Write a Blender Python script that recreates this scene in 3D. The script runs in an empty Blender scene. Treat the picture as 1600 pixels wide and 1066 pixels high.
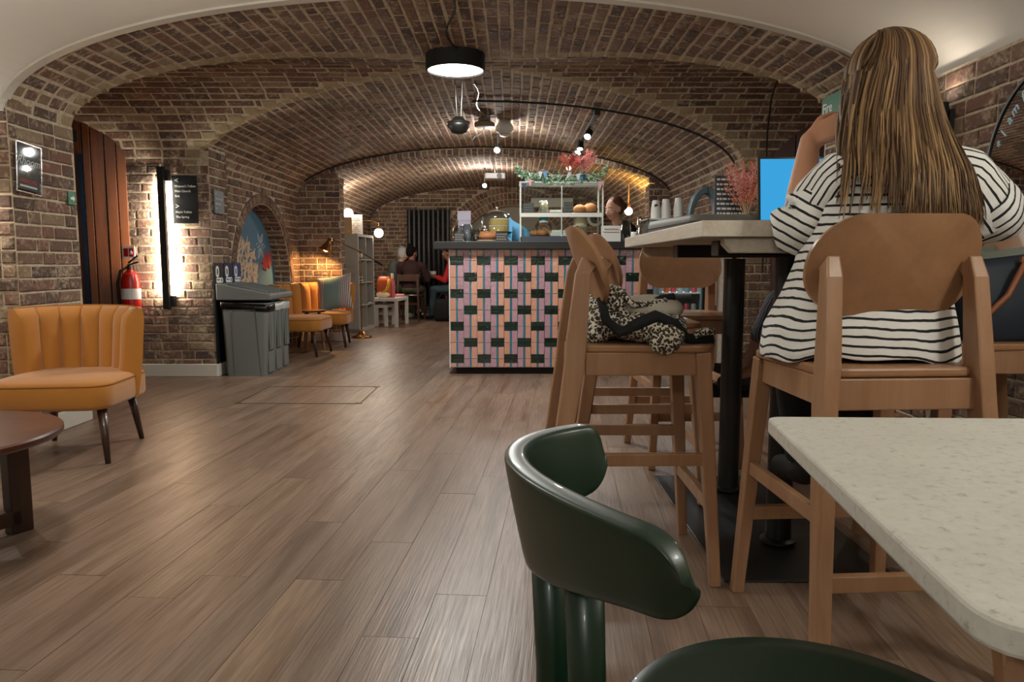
import bpy, math, random
from mathutils import Vector, Matrix, Euler, noise
R = random.Random(7)
SC = bpy.context.scene
COL = SC.collection
PI = math.pi
V = Vector

# ---------------------------------------------------------------- camera, world, exposure
FPX = 1150.0
PITCH = math.atan(121 / FPX)
CAMH = 0.98
cd = bpy.data.cameras.new('camera')
cd.sensor_width = 36
cd.lens = FPX / 1600 * 36
cd.clip_start = 0.05
cam = bpy.data.objects.new('camera', cd)
COL.objects.link(cam)
cam.location = (0, 0, CAMH)
cam.rotation_euler = (PI / 2 - PITCH, 0, 0)
SC.camera = cam
SC.view_settings.view_transform = 'Standard'
SC.view_settings.look = 'None'
SC.view_settings.gamma = 1
SC.view_settings.use_curve_mapping = False
SC.view_settings.exposure = 0.12
w = bpy.data.worlds.new('world')
SC.world = w
w.use_nodes = True
w.node_tree.nodes['Background'].inputs[0].default_value = (1, .92, .82, 1)
w.node_tree.nodes['Background'].inputs[1].default_value = .02


def pxsize(p):
    """distance along the view axis"""
    return p[1] * math.cos(PITCH) - (p[2] - CAMH) * math.sin(PITCH)


def inframe(p, m=60):
    zc = pxsize(p)
    if zc < .1:
        return False
    v = p[1] * math.sin(PITCH) + (p[2] - CAMH) * math.cos(PITCH)
    x = 800 + FPX * p[0] / zc
    y = 533 - FPX * v / zc
    return -m < x < 1600 + m and -m < y < 1066 + m


# ---------------------------------------------------------------- materials
def lin(c):
    if isinstance(c, str):
        c = [int(c[i:i + 2], 16) / 255 for i in (0, 2, 4)]
    return tuple((x / 12.92 if x <= .04045 else ((x + .055) / 1.055) ** 2.4) for x in c) + (1,)


class NT:
    def __init__(s, name):
        s.m = bpy.data.materials.new(name)
        s.m.use_nodes = True
        s.t = s.m.node_tree
        s.b = s.t.nodes['Principled BSDF']

    def n(s, typ, **kw):
        nd = s.t.nodes.new(typ)
        for k, v in kw.items():
            if k.startswith('i_'):
                nd.inputs[k[2:].replace('_', ' ')].default_value = v
            elif k[0] == 'i' and k[1:].isdigit():
                nd.inputs[int(k[1:])].default_value = v
            else:
                setattr(nd, k, v)
        return nd

    def l(s, a, b):
        s.t.links.new(a, b)

    def ramp(s, fac, stops, interp='LINEAR'):
        r = s.n('ShaderNodeValToRGB')
        r.color_ramp.interpolation = interp
        e = r.color_ramp.elements
        while len(e) < len(stops):
            e.new(.5)
        for k, (p, c) in enumerate(stops):
            e[k].position = p
            e[k].color = c if len(c) == 4 and not isinstance(c, str) else lin(c)
        s.l(fac, r.inputs[0])
        return r.outputs[0]

    def mix(s, fac, a, b, typ='MIX'):
        m = s.n('ShaderNodeMix', data_type='RGBA', blend_type=typ)
        for sock, v in ((m.inputs[0], fac), (m.inputs[6], a), (m.inputs[7], b)):
            if hasattr(v, 'is_linked'):
                s.l(v, sock)
            else:
                sock.default_value = v
        return m.outputs[2]

    def math(s, op, a, b=None, c=None):
        m = s.n('ShaderNodeMath', operation=op)
        for k, v in enumerate((a, b, c)):
            if v is None:
                continue
            if hasattr(v, 'is_linked'):
                s.l(v, m.inputs[k])
            else:
                m.inputs[k].default_value = v
        return m.outputs[0]

    def coord(s, kind='Object'):
        return s.n('ShaderNodeTexCoord').outputs[kind]

    def noise(s, vec, scale, detail=4, rough=.55):
        nn = s.n('ShaderNodeTexNoise', i_Scale=scale, i_Detail=detail, i_Roughness=rough)
        if vec is not None:
            s.l(vec, nn.inputs['Vector'])
        return nn.outputs[0]

    def bump(s, h, strength=.3, dist=.01):
        b = s.n('ShaderNodeBump', i_Strength=strength, i_Distance=dist)
        s.l(h, b.inputs['Height'])
        s.l(b.outputs[0], s.b.inputs['Normal'])

    def rnd(s):
        g = s.n('ShaderNodeNewGeometry').outputs['Random Per Island']
        o = s.n('ShaderNodeObjectInfo').outputs['Random']
        return s.math('FRACT', s.math('ADD', g, s.math('MULTIPLY', o, 7.31)))


def mat(name, col, rough=.5, metal=0, var=.0, vscale=8, bump=0, bscale=60, spec=None, trans=0, alpha=1, emit=None, estr=1, ior=None, coat=0, sheen=0):
    t = NT(name)
    b = t.b
    c = lin(col)
    b.inputs['Base Color'].default_value = c
    b.inputs['Roughness'].default_value = rough
    b.inputs['Metallic'].default_value = metal
    if spec is not None:
        b.inputs['Specular IOR Level'].default_value = spec
    if ior:
        b.inputs['IOR'].default_value = ior
    b.inputs['Transmission Weight'].default_value = trans
    b.inputs['Alpha'].default_value = alpha
    b.inputs['Coat Weight'].default_value = coat
    b.inputs['Sheen Weight'].default_value = sheen
    if emit:
        b.inputs['Emission Color'].default_value = lin(emit)
        b.inputs['Emission Strength'].default_value = estr
    if var or bump:
        co = t.coord()
        if var:
            n = t.noise(co, vscale)
            f = t.math('MULTIPLY_ADD', n, var * 2, 1 - var)
            hs = t.n('ShaderNodeHueSaturation')
            hs.inputs['Color'].default_value = c
            t.l(f, hs.inputs['Value'])
            t.l(hs.outputs[0], b.inputs['Base Color'])
        if bump:
            t.bump(t.noise(co, bscale), bump, .004)
    return t.m


def wood(name, c1, c2, rough=.42, axis=2, scale=1.0, coat=.0):
    t = NT(name)
    mp = t.n('ShaderNodeMapping')
    sc = [22 * scale] * 3
    sc[axis] = 1.6 * scale
    mp.inputs['Scale'].default_value = sc
    t.l(t.coord(), mp.inputs['Vector'])
    n = t.noise(mp.outputs[0], 1.0, 6, .6)
    n2 = t.noise(mp.outputs[0], 5.0, 3, .6)
    f = t.math('ADD', t.math('MULTIPLY', n, .7), t.math('MULTIPLY', n2, .3))
    t.l(t.ramp(f, [(.3, c1), (.7, c2)]), t.b.inputs['Base Color'])
    t.b.inputs['Roughness'].default_value = rough
    t.b.inputs['Coat Weight'].default_value = coat
    t.bump(n2, .06, .002)
    return t.m


def brickmat(name, cols):
    t = NT(name)
    r = t.rnd()
    base = t.ramp(r, cols)
    geo = t.n('ShaderNodeNewGeometry').outputs['Position']
    n = t.noise(geo, 38, 5, .65)
    n2 = t.noise(geo, 7, 3)
    c = t.mix(t.math('MULTIPLY', n, .5), base, lin('46352d'))
    smear = t.ramp(t.math('ADD', t.math('MULTIPLY', n, .62), t.math('MULTIPLY', n2, .38)), [(.50, (0, 0, 0, 1)), (.65, (1, 1, 1, 1))])
    c = t.mix(t.math('MULTIPLY', smear, .8), c, lin('b8a48c'))
    t.l(c, t.b.inputs['Base Color'])
    t.b.inputs['Roughness'].default_value = .85
    t.b.inputs['Specular IOR Level'].default_value = .25
    t.bump(n, .75, .012)
    return t.m


def mortarmat():
    t = NT('lime_mortar')
    geo = t.n('ShaderNodeNewGeometry').outputs['Position']
    n = t.noise(geo, 30, 5)
    t.l(t.ramp(n, [(.3, 'a8957c'), (.7, 'c9b8a0')]), t.b.inputs['Base Color'])
    t.b.inputs['Roughness'].default_value = .95
    t.bump(n, .6, .01)
    return t.m


def floormat():
    t = NT('oak_vinyl_plank')
    r = t.rnd()
    geo = t.n('ShaderNodeNewGeometry').outputs['Position']
    mp = t.n('ShaderNodeMapping')
    mp.inputs['Rotation'].default_value = (0, 0, FLOOR_ROT)
    t.l(geo, mp.inputs['Vector'])
    off = t.n('ShaderNodeCombineXYZ')
    t.l(t.math('MULTIPLY', r, 37.), off.inputs[0])
    t.l(t.math('MULTIPLY', r, 91.), off.inputs[1])
    ad = t.n('ShaderNodeVectorMath', operation='ADD')
    t.l(mp.outputs[0], ad.inputs[0])
    t.l(off.outputs[0], ad.inputs[1])
    sc = t.n('ShaderNodeMapping')
    sc.inputs['Scale'].default_value = (11, .9, 1)
    t.l(ad.outputs[0], sc.inputs['Vector'])
    sc2 = t.n('ShaderNodeMapping')
    sc2.inputs['Scale'].default_value = (120, 4, 1)
    t.l(ad.outputs[0], sc2.inputs['Vector'])
    n1 = t.noise(sc.outputs[0], 1, 5, .6)
    n2 = t.noise(sc2.outputs[0], 1, 3, .6)
    base = t.ramp(r, [(0, '7e6758'), (.3, '887060'), (.55, '8c7564'), (.8, '7b685b'), (1, '8f7763')])
    c = t.mix(t.ramp(n1, [(.46, (0, 0, 0, 1)), (.72, (.9, .9, .9, 1))]), base, lin('57412f'))
    c = t.mix(t.ramp(n2, [(.42, (0, 0, 0, 1)), (.75, (.65, .65, .65, 1))]), c, lin('4f3c30'))
    t.l(c, t.b.inputs['Base Color'])
    t.l(t.math('MULTIPLY_ADD', n2, .25, .24), t.b.inputs['Roughness'])
    t.b.inputs['Specular IOR Level'].default_value = .45
    t.bump(n2, .28, .003)
    return t.m


def tilemat(name, cols, rough=.12):
    t = NT(name)
    t.l(t.ramp(t.rnd(), [(i / max(1, len(cols) - 1), c) for i, c in enumerate(cols)]), t.b.inputs['Base Color'])
    t.b.inputs['Roughness'].default_value = rough
    t.b.inputs['Coat Weight'].default_value = .5
    geo = t.n('ShaderNodeNewGeometry').outputs['Position']
    t.bump(t.noise(geo, 28, 3), .5, .008)
    return t.m


def glassmat(name, col='ffffff', rough=.02, a=.22, base=.06):
    """thin clear glass: mostly see-through with a glossy skin"""
    t = NT(name)
    tr = t.n('ShaderNodeBsdfTransparent')
    tr.inputs[0].default_value = lin(col)
    gl = t.n('ShaderNodeBsdfGlossy')
    gl.inputs['Roughness'].default_value = rough
    fr = t.n('ShaderNodeLayerWeight')
    fr.inputs[0].default_value = a
    mx = t.n('ShaderNodeMixShader')
    t.l(t.math('MULTIPLY_ADD', fr.outputs['Facing'], .75, base), mx.inputs[0])
    t.l(tr.outputs[0], mx.inputs[1])
    t.l(gl.outputs[0], mx.inputs[2])
    t.l(mx.outputs[0], t.t.nodes['Material Output'].inputs[0])
    return t.m


def stripemat(name, bg, fg, period, duty, uv=True, axis=1, bg_var=None):
    t = NT(name)
    co = t.coord('UV' if uv else 'Object')
    sp = t.n('ShaderNodeSeparateXYZ')
    t.l(co, sp.inputs[0])
    n = t.noise(t.coord('Object'), 14, 2)
    v = t.math('ADD', sp.outputs[axis], t.math('MULTIPLY', n, .012))
    f = t.math('FRACT', t.math('DIVIDE', v, period))
    k = t.math('LESS_THAN', f, duty)
    t.l(t.mix(k, lin(bg), lin(fg)), t.b.inputs['Base Color'])
    t.b.inputs['Roughness'].default_value = .85
    t.bump(t.noise(t.coord('Object'), 18, 3), .35, .02)
    return t.m


def leopardmat():
    t = NT('leopard_print_cloth')
    vo = t.n('ShaderNodeTexVoronoi', i_Scale=120., i_Randomness=1.)
    nz = t.n('ShaderNodeTexNoise', i_Scale=60.)
    co = t.coord()
    t.l(co, nz.inputs['Vector'])
    ad = t.n('ShaderNodeMix', data_type='VECTOR')
    ad.inputs[0].default_value = .012
    t.l(co, ad.inputs[4])
    t.l(nz.outputs[1], ad.inputs[5])
    t.l(ad.outputs[1], vo.inputs['Vector'])
    d = vo.outputs['Distance']
    ring = t.ramp(d, [(.0, '7b6a55'), (.2, '5b4b3b'), (.3, '17120f'), (.52, '1b1512'), (.6, 'cfc6b4'), (1, 'd8d0bf')])
    t.l(ring, t.b.inputs['Base Color'])
    t.b.inputs['Roughness'].default_value = .85
    return t.m


def emis(name, col, s):
    t = NT(name)
    e = t.n('ShaderNodeEmission')
    e.inputs[0].default_value = lin(col)
    e.inputs[1].default_value = s
    t.l(e.outputs[0], t.t.nodes['Material Output'].inputs[0])
    return t.m


FLOOR_ROT = math.radians(4.2)
M = {}


# ---------------------------------------------------------------- mesh builder
class MB:
    def __init__(s):
        s.v, s.f, s.mi = [], [], []

    def add(s, vs, fs, mtx=None, mi=0):
        o = len(s.v)
        s.v.extend([tuple(mtx @ V(p)) for p in vs] if mtx is not None else [tuple(p) for p in vs])
        s.f.extend([tuple(o + i for i in f) for f in fs])
        s.mi.extend([mi] * len(fs))
        return s

    def box(s, c, d, rot=None, mi=0, taper=1.0):
        x, y, z = d[0] / 2, d[1] / 2, d[2] / 2
        vs = [(-x, -y, -z), (x, -y, -z), (x, y, -z), (-x, y, -z), (-x * taper, -y * taper, z), (x * taper, -y * taper, z), (x * taper, y * taper, z), (-x * taper, y * taper, z)]
        fs = [(3, 2, 1, 0), (4, 5, 6, 7), (0, 1, 5, 4), (1, 2, 6, 5), (2, 3, 7, 6), (3, 0, 4, 7)]
        m = Matrix.Translation(c)
        if rot:
            m = m @ Euler(rot).to_matrix().to_4x4()
        return s.add(vs, fs, m, mi)

    def hexa(s, lo, hi, mi=0):
        """lo, hi: four corners each (bottom loop, top loop)"""
        return s.add(list(lo) + list(hi), [(3, 2, 1, 0), (4, 5, 6, 7), (0, 1, 5, 4), (1, 2, 6, 5), (2, 3, 7, 6), (3, 0, 4, 7)], None, mi)

    def beam(s, p0, p1, a0, b0, a1=None, b1=None, side=(0, 1, 0), mi=0):
        """rectangular bar from p0 to p1; size a along «side», b across"""
        p0, p1 = V(p0), V(p1)
        d = (p1 - p0).normalized()
        u = V(side)
        u = (u - d * u.dot(d)).normalized()
        w_ = d.cross(u)
        a1 = a0 if a1 is None else a1
        b1 = b0 if b1 is None else b1
        q = lambda p, a, b: [p - u * a / 2 - w_ * b / 2, p + u * a / 2 - w_ * b / 2, p + u * a / 2 + w_ * b / 2, p - u * a / 2 + w_ * b / 2]
        return s.hexa(q(p0, a0, b0), q(p1, a1, b1), mi)

    def loft(s, rings, cap=True, closed=True, mi=0):
        n = len(rings[0])
        o = len(s.v)
        for r in rings:
            s.v.extend([tuple(p) for p in r])
        for i in range(len(rings) - 1):
            for j in range(n if closed else n - 1):
                k = (j + 1) % n
                s.f.append((o + i * n + j, o + i * n + k, o + (i + 1) * n + k, o + (i + 1) * n + j))
                s.mi.append(mi)
        if cap:
            s.f.append(tuple(o + j for j in range(n - 1, -1, -1)))
            s.f.append(tuple(o + (len(rings) - 1) * n + j for j in range(n)))
            s.mi.extend([mi, mi])
        return s

    def lathe(s, prof, c=(0, 0, 0), n=24, cap=True, mtx=None, mi=0):
        rings = []
        for r, z in prof:
            ring = [V((r * math.cos(2 * PI * k / n), r * math.sin(2 * PI * k / n), z)) for k in range(n)]
            if mtx is not None:
                ring = [mtx @ p for p in ring]
            rings.append([p + V(c) for p in ring])
        return s.loft(rings, cap, True, mi)

    def tube(s, pts, r, n=8, cap=True, flat=1.0, mi=0):
        pts = [V(p) for p in pts]
        rr = r if callable(r) else (lambda t: r)
        rings = []
        ref = V((0, 0, 1))
        for i, p in enumerate(pts):
            d = (pts[min(i + 1, len(pts) - 1)] - pts[max(i - 1, 0)])
            if d.length < 1e-9:
                d = V((0, 0, 1))
            d.normalize()
            u = ref - d * ref.dot(d)
            if u.length < .05:
                u = V((1, 0, 0)) - d * d.x
            u.normalize()
            ref = u
            w_ = d.cross(u)
            q = rr(i / max(1, len(pts) - 1))
            rings.append([p + (u * math.cos(2 * PI * k / n) * flat + w_ * math.sin(2 * PI * k / n)) * q for k in range(n)])
        return s.loft(rings, cap, True, mi)

    def ball(s, c, r, n=14, m=10, mtx=None, mi=0):
        r = r if hasattr(r, '__len__') else (r, r, r)
        rings = []
        for i in range(m + 1):
            a = -PI / 2 + PI * i / m
            a = max(-PI / 2 + .02, min(PI / 2 - .02, a))
            ring = [V((r[0] * math.cos(a) * math.cos(2 * PI * k / n), r[1] * math.cos(a) * math.sin(2 * PI * k / n), r[2] * math.sin(a))) for k in range(n)]
            if mtx is not None:
                ring = [mtx @ p for p in ring]
            rings.append([p + V(c) for p in ring])
        return s.loft(rings, True, True, mi)

    def prism(s, poly, depth, mtx=None, mi=0):
        """poly in local xy, extruded along +z by depth"""
        n = len(poly)
        vs = [(p[0], p[1], 0) for p in poly] + [(p[0], p[1], depth) for p in poly]
        fs = [tuple(range(n - 1, -1, -1)), tuple(range(n, 2 * n))] + [(i, (i + 1) % n, n + (i + 1) % n, n + i) for i in range(n)]
        return s.add(vs, fs, mtx, mi)


def rrect(w_, h, r, n=5):
    out = []
    for cx, cy, a0 in ((w_ / 2 - r, h / 2 - r, 0), (-w_ / 2 + r, h / 2 - r, 90), (-w_ / 2 + r, -h / 2 + r, 180), (w_ / 2 - r, -h / 2 + r, 270)):
        for k in range(n + 1):
            a = math.radians(a0 + 90 * k / n)
            out.append((cx + r * math.cos(a), cy + r * math.sin(a)))
    return out


def frame(o, x, z):
    """matrix with origin o, local x along x, local z along z"""
    x = V(x).normalized()
    z = V(z)
    z = (z - x * z.dot(x)).normalized()
    y = z.cross(x)
    m = Matrix((x, y, z)).transposed().to_4x4()
    m.translation = V(o)
    return m


MESHES = {}


def O(name, mb, m=None, parent=None, smooth=False, bevel=0, subs=0, mats=None, auto=None, remesh=0, smoothit=0, loc=None, segs=2):
    me = mb if isinstance(mb, bpy.types.Mesh) else bpy.data.meshes.new(name)
    if me is not mb:
        me.from_pydata([tuple(p) for p in mb.v], [], mb.f)
        for x in (mats or [m]):
            me.materials.append(M[x] if isinstance(x, str) else x)
        if mats:
            me.polygons.foreach_set('material_index', mb.mi)
        if smooth:
            me.polygons.foreach_set('use_smooth', [True] * len(me.polygons))
        me.update()
        if auto:
            me.polygons.foreach_set('use_smooth', [True] * len(me.polygons))
            me.set_sharp_from_angle(angle=math.radians(auto))
    o = bpy.data.objects.new(name, me)
    COL.objects.link(o)
    if parent is not None:
        o.parent = parent
    if loc:
        o.location = loc
    if remesh:
        x = o.modifiers.new('r', 'REMESH')
        x.mode = 'VOXEL'
        x.voxel_size = remesh
        x.use_smooth_shade = True
        if smoothit:
            x = o.modifiers.new('s', 'SMOOTH')
            x.iterations = smoothit
            x.factor = .5
    if bevel:
        x = o.modifiers.new('b', 'BEVEL')
        x.width = bevel
        x.segments = segs
        x.limit_method = 'ANGLE'
        x.angle_limit = math.radians(40)
    if subs:
        x = o.modifiers.new('u', 'SUBSURF')
        x.levels = x.render_levels = subs
    return o


def tag(o, label, cat, group=None, kind=None):
    o['label'] = label
    o['category'] = cat
    if group:
        o['group'] = group
    if kind:
        o['kind'] = kind
    return o


def T(name, label, cat, loc=(0, 0, 0), rz=0, group=None):
    o = bpy.data.objects.new(name, None)
    COL.objects.link(o)
    o.empty_display_size = .05
    o.location = loc
    o.rotation_euler = (0, 0, rz)
    return tag(o, label, cat, group)


def S(o):
    o['kind'] = 'structure'
    return o


def kids(o):
    return [c for c in bpy.data.objects if c.parent == o]


KIDS = {}


def dup(root, loc, rz, label, group=None):
    """copy of a thing with its parts and their sub-parts"""
    def cp(o, par):
        c = o.copy()
        COL.objects.link(c)
        if par is not None:
            c.parent = par
        for k in kids(o) if o.name not in KIDS else KIDS[o.name]:
            cp(k, c)
        return c
    src = kids(root)
    r = root.copy()
    COL.objects.link(r)
    r.location = loc
    r.rotation_euler = (0, 0, rz)
    for k in src:
        cp(k, r)
    r['label'] = label
    if group:
        r['group'] = group
    return r


def text(s, size, m, mtx, parent, name='lettering', shear=0, align='LEFT', ext=.0006, bold=0):
    cu = bpy.data.curves.new(name, 'FONT')
    cu.body = s
    cu.size = size
    cu.shear = shear
    cu.align_x = align
    cu.extrude = ext
    cu.offset = bold
    cu.resolution_u = 3
    cu.materials.append(M[m])
    tmp = bpy.data.objects.new(name, cu)
    me = bpy.data.meshes.new_from_object(tmp)
    bpy.data.objects.remove(tmp)
    o = bpy.data.objects.new(name, me)
    COL.objects.link(o)
    o.parent = parent
    o.matrix_local = mtx
    return o


def lamp(name, typ, loc, e, col, parent=None, size=.05, aim=None, spot=90, blend=.5, shape=None, size_y=None):
    l = bpy.data.lights.new(name, typ)
    l.energy = e
    l.color = lin(col)[:3]
    if typ == 'AREA':
        l.size = size
        if shape:
            l.shape = shape
            if size_y:
                l.size_y = size_y
    else:
        l.shadow_soft_size = size
    if typ == 'SPOT':
        l.spot_size = math.radians(spot)
        l.spot_blend = blend
    o = bpy.data.objects.new(name, l)
    COL.objects.link(o)
    o.location = loc
    if aim is not None:
        o.rotation_euler = (V(aim) - V(loc)).to_track_quat('-Z', 'Y').to_euler()
    if parent is not None:
        o.parent = parent
    return o


M['brick'] = brickmat('old_brick', [(0, '584a42'), (.15, '68554b'), (.32, '7b5d50'), (.5, '835f50'), (.66, '66554c'), (.8, '876a59'), (.93, '917b62'), (1, '9d896f')])
M['buff'] = brickmat('buff_brick', [(0, '9c8a6b'), (.5, 'aa9674'), (1, 'b3a182')])
M['mortar'] = mortarmat()
M['floor'] = floormat()
M['plaster'] = mat('cream_plaster', 'ece6dc', .8, var=.02, vscale=2)
M['whitewood'] = mat('white_painted_wood', 'c9c2b6', .5)
M['timber'] = wood('dark_timber', '4a230d', '774018', .4, 2, 1.)
M['maroon'] = wood('maroon_painted_timber', '3a1a12', '54281b', .45, 2)
M['stoolwood'] = wood('honey_beech', '8a6449', 'aa8262', .4, 2, .6, .1)
M['plywood'] = wood('beech_plywood', '8c6548', 'a57b58', .38, 0, .5, .1)
M['walnut'] = wood('walnut', '3a1d12', '5b3120', .35, 0, .7, .2)
M['walnutleg'] = wood('walnut_leg', '2d1912', '46281c', .35, 2, .7, .2)
M['whitewash'] = wood('whitewashed_boards', 'b6a998', 'dbd2c4', .55, 1, 1.0)
M['mustard'] = mat('mustard_velvet', 'b0701f', .75, var=.07, vscale=6, bump=.05, bscale=300, sheen=.35)
M['mustard_pipe'] = mat('mustard_piping', '9a5f18', .8)
M['black'] = mat('black_metal', '141210', .42)
M['matteblack'] = mat('matte_black', '191714', .75)
M['blackfab'] = mat('black_cloth', '080707', .9, bump=.2, bscale=50)
M['chrome'] = mat('chrome', 'c9c9c9', .18, 1)
M['brass'] = mat('aged_brass', 'a9834f', .25, 1)
M['green'] = mat('dark_green_lacquer', '0e2a1c', .36, coat=.08)
M['terrazzo'] = None
M['bin'] = mat('grey_plastic', '6f716e', .45)
M['bindark'] = mat('dark_grey_plastic', '4d4f4d', .5)
M['bag_film'] = mat('black_bin_liner', '090909', .22, bump=.8, bscale=40)
M['clearbag'] = mat('clear_bin_liner', 'b9bcbb', .2, bump=.8, bscale=60)
M['signblack'] = mat('black_sign', '15171a', .5)
M['signgrey'] = mat('grey_sign', '57595c', .5)
M['navy'] = mat('navy_sign', '0f1b3d', .45)
M['blue'] = mat('blue_sign', '123060', .45)
M['white'] = mat('white_print', 'dcdcd8', .5)
M['whiteplastic'] = mat('white_plastic', 'd8d6d0', .4)
M['paper'] = mat('white_paper', 'cfcac6', .7)
M['red'] = mat('red_enamel', 'a81712', .3)
M['redprint'] = mat('red_print', 'b3262a', .5)
M['pinkprint'] = mat('pink_print', 'b9606a', .5)
M['greensign'] = mat('green_sign', '0c6a46', .45)
M['glass'] = glassmat('clear_glass', 'e6ebea', .03, .34, .08)
M['pane'] = glassmat('case_pane', 'f4f8f6', .02, .03, .025)
M['sleeve'] = glassmat('clear_sleeve', 'f2f4f4', .03, .02, .012)
M['mirror'] = mat('mirror_glass', 'd0d0cc', .015, 1)
M['grout'] = mat('pale_grout', 'b3a9a2', .85)
M['t_salmon'] = tilemat('salmon_tile', ['c38c78', 'cf9883', 'c6907d', 'cd9c86'])
M['t_mauve'] = tilemat('mauve_tile', ['ac8590', 'b38c97', 'a57f8b', 'b8929b'])
M['t_green'] = tilemat('dark_green_tile', ['0d1c17', '10251d', '16302a'], .1)
M['t_teal'] = tilemat('teal_tile', ['1a7088', '22808f', '1d7a9c'], .15)
M['counter'] = mat('dark_countertop', '191814', .5, var=.06)
M['greyshelf'] = mat('pale_grey_shelf', 'aaa69e', .55)
M['radiator'] = mat('anthracite_metal', '1d1d1f', .4)
M['skin'] = mat('fair_skin', 'b98567', .55, var=.04, vscale=20)
M['skin2'] = mat('brown_skin', '7c513c', .55, var=.04, vscale=20)
M['skin3'] = mat('pale_skin', 'c99a82', .55)
M['shirt'] = stripemat('striped_jersey', 'dedcd8', '15151a', .0235, .27)
M['denim'] = mat('dark_trousers', '16161a', .9)
M['steel'] = mat('brushed_steel', '8b8b88', .35, .9)
M['greyplastic'] = mat('blue_grey_plastic', '5d727a', .5)
M['terracotta'] = mat('coral_pampas', 'dd8570', .9)
M['pinkflower'] = mat('pink_dried_flower', 'e8a9a8', .9)
M['redflower'] = mat('red_dried_flower', 'b5343a', .9)
M['leafpale'] = mat('pale_eucalyptus', 'b0d2b8', .7)
M['leaf'] = mat('green_leaf', '4d7a4c', .7)
M['bread'] = mat('baked_bread', 'a56a3f', .7, var=.25, vscale=25, bump=.6, bscale=40)
M['cake'] = mat('yellow_sponge', 'd2b06a', .8, var=.12, vscale=30)
M['cream'] = mat('cream_icing', 'e4d3b4', .7)
M['choc'] = mat('dark_cake', '4a2a1a', .8)
M['lilac'] = mat('lilac_card', 'a9a0b0', .7)
M['skyblue'] = mat('sky_blue_card', '5fa8d8', .5)
M['teal'] = mat('teal_card', '178ea6', .5)
M['slate'] = mat('slate_grey', '3a3d45', .6)
M['stone'] = mat('stoneware', '8c7c68', .7, var=.1)
M['rattan'] = mat('rattan', 'b59a78', .8)
M['coffee'] = mat('coffee', '2a170e', .4)
M['navybag'] = mat('navy_canvas', '1b2430', .6, bump=.5, bscale=14)
M['greybag'] = mat('grey_green_canvas', '6c7268', .8)
M['tan'] = mat('tan_leather', '8f5433', .5)
M['leopard'] = leopardmat()
M['greycloth'] = mat('grey_lining', 'a39a8c', .9, bump=.5, bscale=25)
M['traygrey'] = mat('grey_sleeve', '6b6a64', .6)
M['screen'] = emis('lit_blue_screen', '3fa9e6', .85)
M['fridgein'] = emis('lit_fridge', 'cfd8d6', .35)
M['lampface'] = emis('lamp_diffuser', 'fff8ec', 12)
M['spotface'] = emis('spot_face', 'fff6ea', 30)
M['globe'] = emis('globe_glow', 'fff0d6', 9)
M['stripglow'] = emis('led_strip', 'fff4d8', 26)
M['bulb'] = emis('warm_bulb', 'ffc070', 22)
M['cork'] = mat('floor_trim_metal', '5c5248', .5, .5)
M['gold'] = mat('gold_frame', 'b08a4a', .4, .4)
M['shoe'] = mat('black_canvas_shoe', '101012', .8)
M['shoesole'] = mat('white_rubber', 'bab6ae', .6)
M['maroonknit'] = mat('maroon_knit', '2b1214', .9)
M['greyknit'] = mat('grey_green_knit', '67706a', .9)
M['olive'] = mat('olive_cloth', '4a4c38', .9)
M['redknit'] = mat('red_knit', 'a0141a', .8)
M['jeans'] = mat('blue_jeans', '31444c', .9)
M['hairgrey'] = mat('silver_hair', 'b9bcbc', .6, var=.2, vscale=40)
M['hairdark'] = mat('dark_hair', '120c0a', .9, spec=.1)
M['hairbrown'] = mat('mid_brown_hair', '5d3c28', .5)
M['lavender'] = mat('lavender_stone', 'a9a3c6', .3)
M['pattern'] = stripemat('grey_pattern_cloth', '5c5a62', '24232a', .012, .5, False, 0)
M['can_red'] = mat('pink_red_can', 'b23a48', .35)
M['can_grey'] = mat('grey_can', '8d9494', .35)
M['orange'] = mat('orange_plastic', 'c8551f', .5)
M['yellow'] = mat('yellow_plastic', 'd9a92c', .5)


def terrazzo():
    t = NT('pale_speckled_stone')
    co = t.coord()
    n = t.noise(co, 90, 4, .7)
    n2 = t.noise(co, 9, 3)
    c = t.ramp(n, [(.3, '9d9a91'), (.42, 'c4c2b9'), (.6, 'cbc9c1')])
    c = t.mix(t.ramp(n2, [(.35, (.25, .25, .25, 1)), (.6, (0, 0, 0, 1))]), c, lin('b2b0a7'))
    t.l(c, t.b.inputs['Base Color'])
    t.b.inputs['Roughness'].default_value = .38
    return t.m


M['terrazzo'] = terrazzo()


def hairmat():
    t = NT('long_brown_hair')
    c = t.ramp(t.rnd(), [(0, '3f2d1f'), (.3, '593f28'), (.6, '725437'), (.85, '8e6e49'), (1, 'ab8a5e')])
    t.l(c, t.b.inputs['Base Color'])
    t.b.inputs['Roughness'].default_value = .5
    t.b.inputs['Specular IOR Level'].default_value = .3
    return t.m


M['hair'] = hairmat()
M['cushion'] = None

# ---------------------------------------------------------------- bricks
BRICK_ME = {}


def brick_verts(rr, w_, h, d=.03, proud=0.0, c=.006):
    j = lambda a: rr.uniform(-a, a)
    back = [(-w_ / 2, -h / 2, -d), (w_ / 2, -h / 2, -d), (w_ / 2, h / 2, -d), (-w_ / 2, h / 2, -d)]
    mid = [(x + j(.003), y + j(.003), proud - c + j(.001)) for x, y, _ in back]
    f = []
    for x, y, _ in back:
        f.append((x - math.copysign(c + abs(j(.004)), x), y - math.copysign(c + abs(j(.003)), y), proud + j(.002)))
    fs = [(i, (i + 1) % 4, 4 + (i + 1) % 4, 4 + i) for i in range(4)] + [(4 + i, 4 + (i + 1) % 4, 8 + (i + 1) % 4, 8 + i) for i in range(4)] + [(8, 9, 10, 11)]
    return back + mid + f, fs


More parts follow.
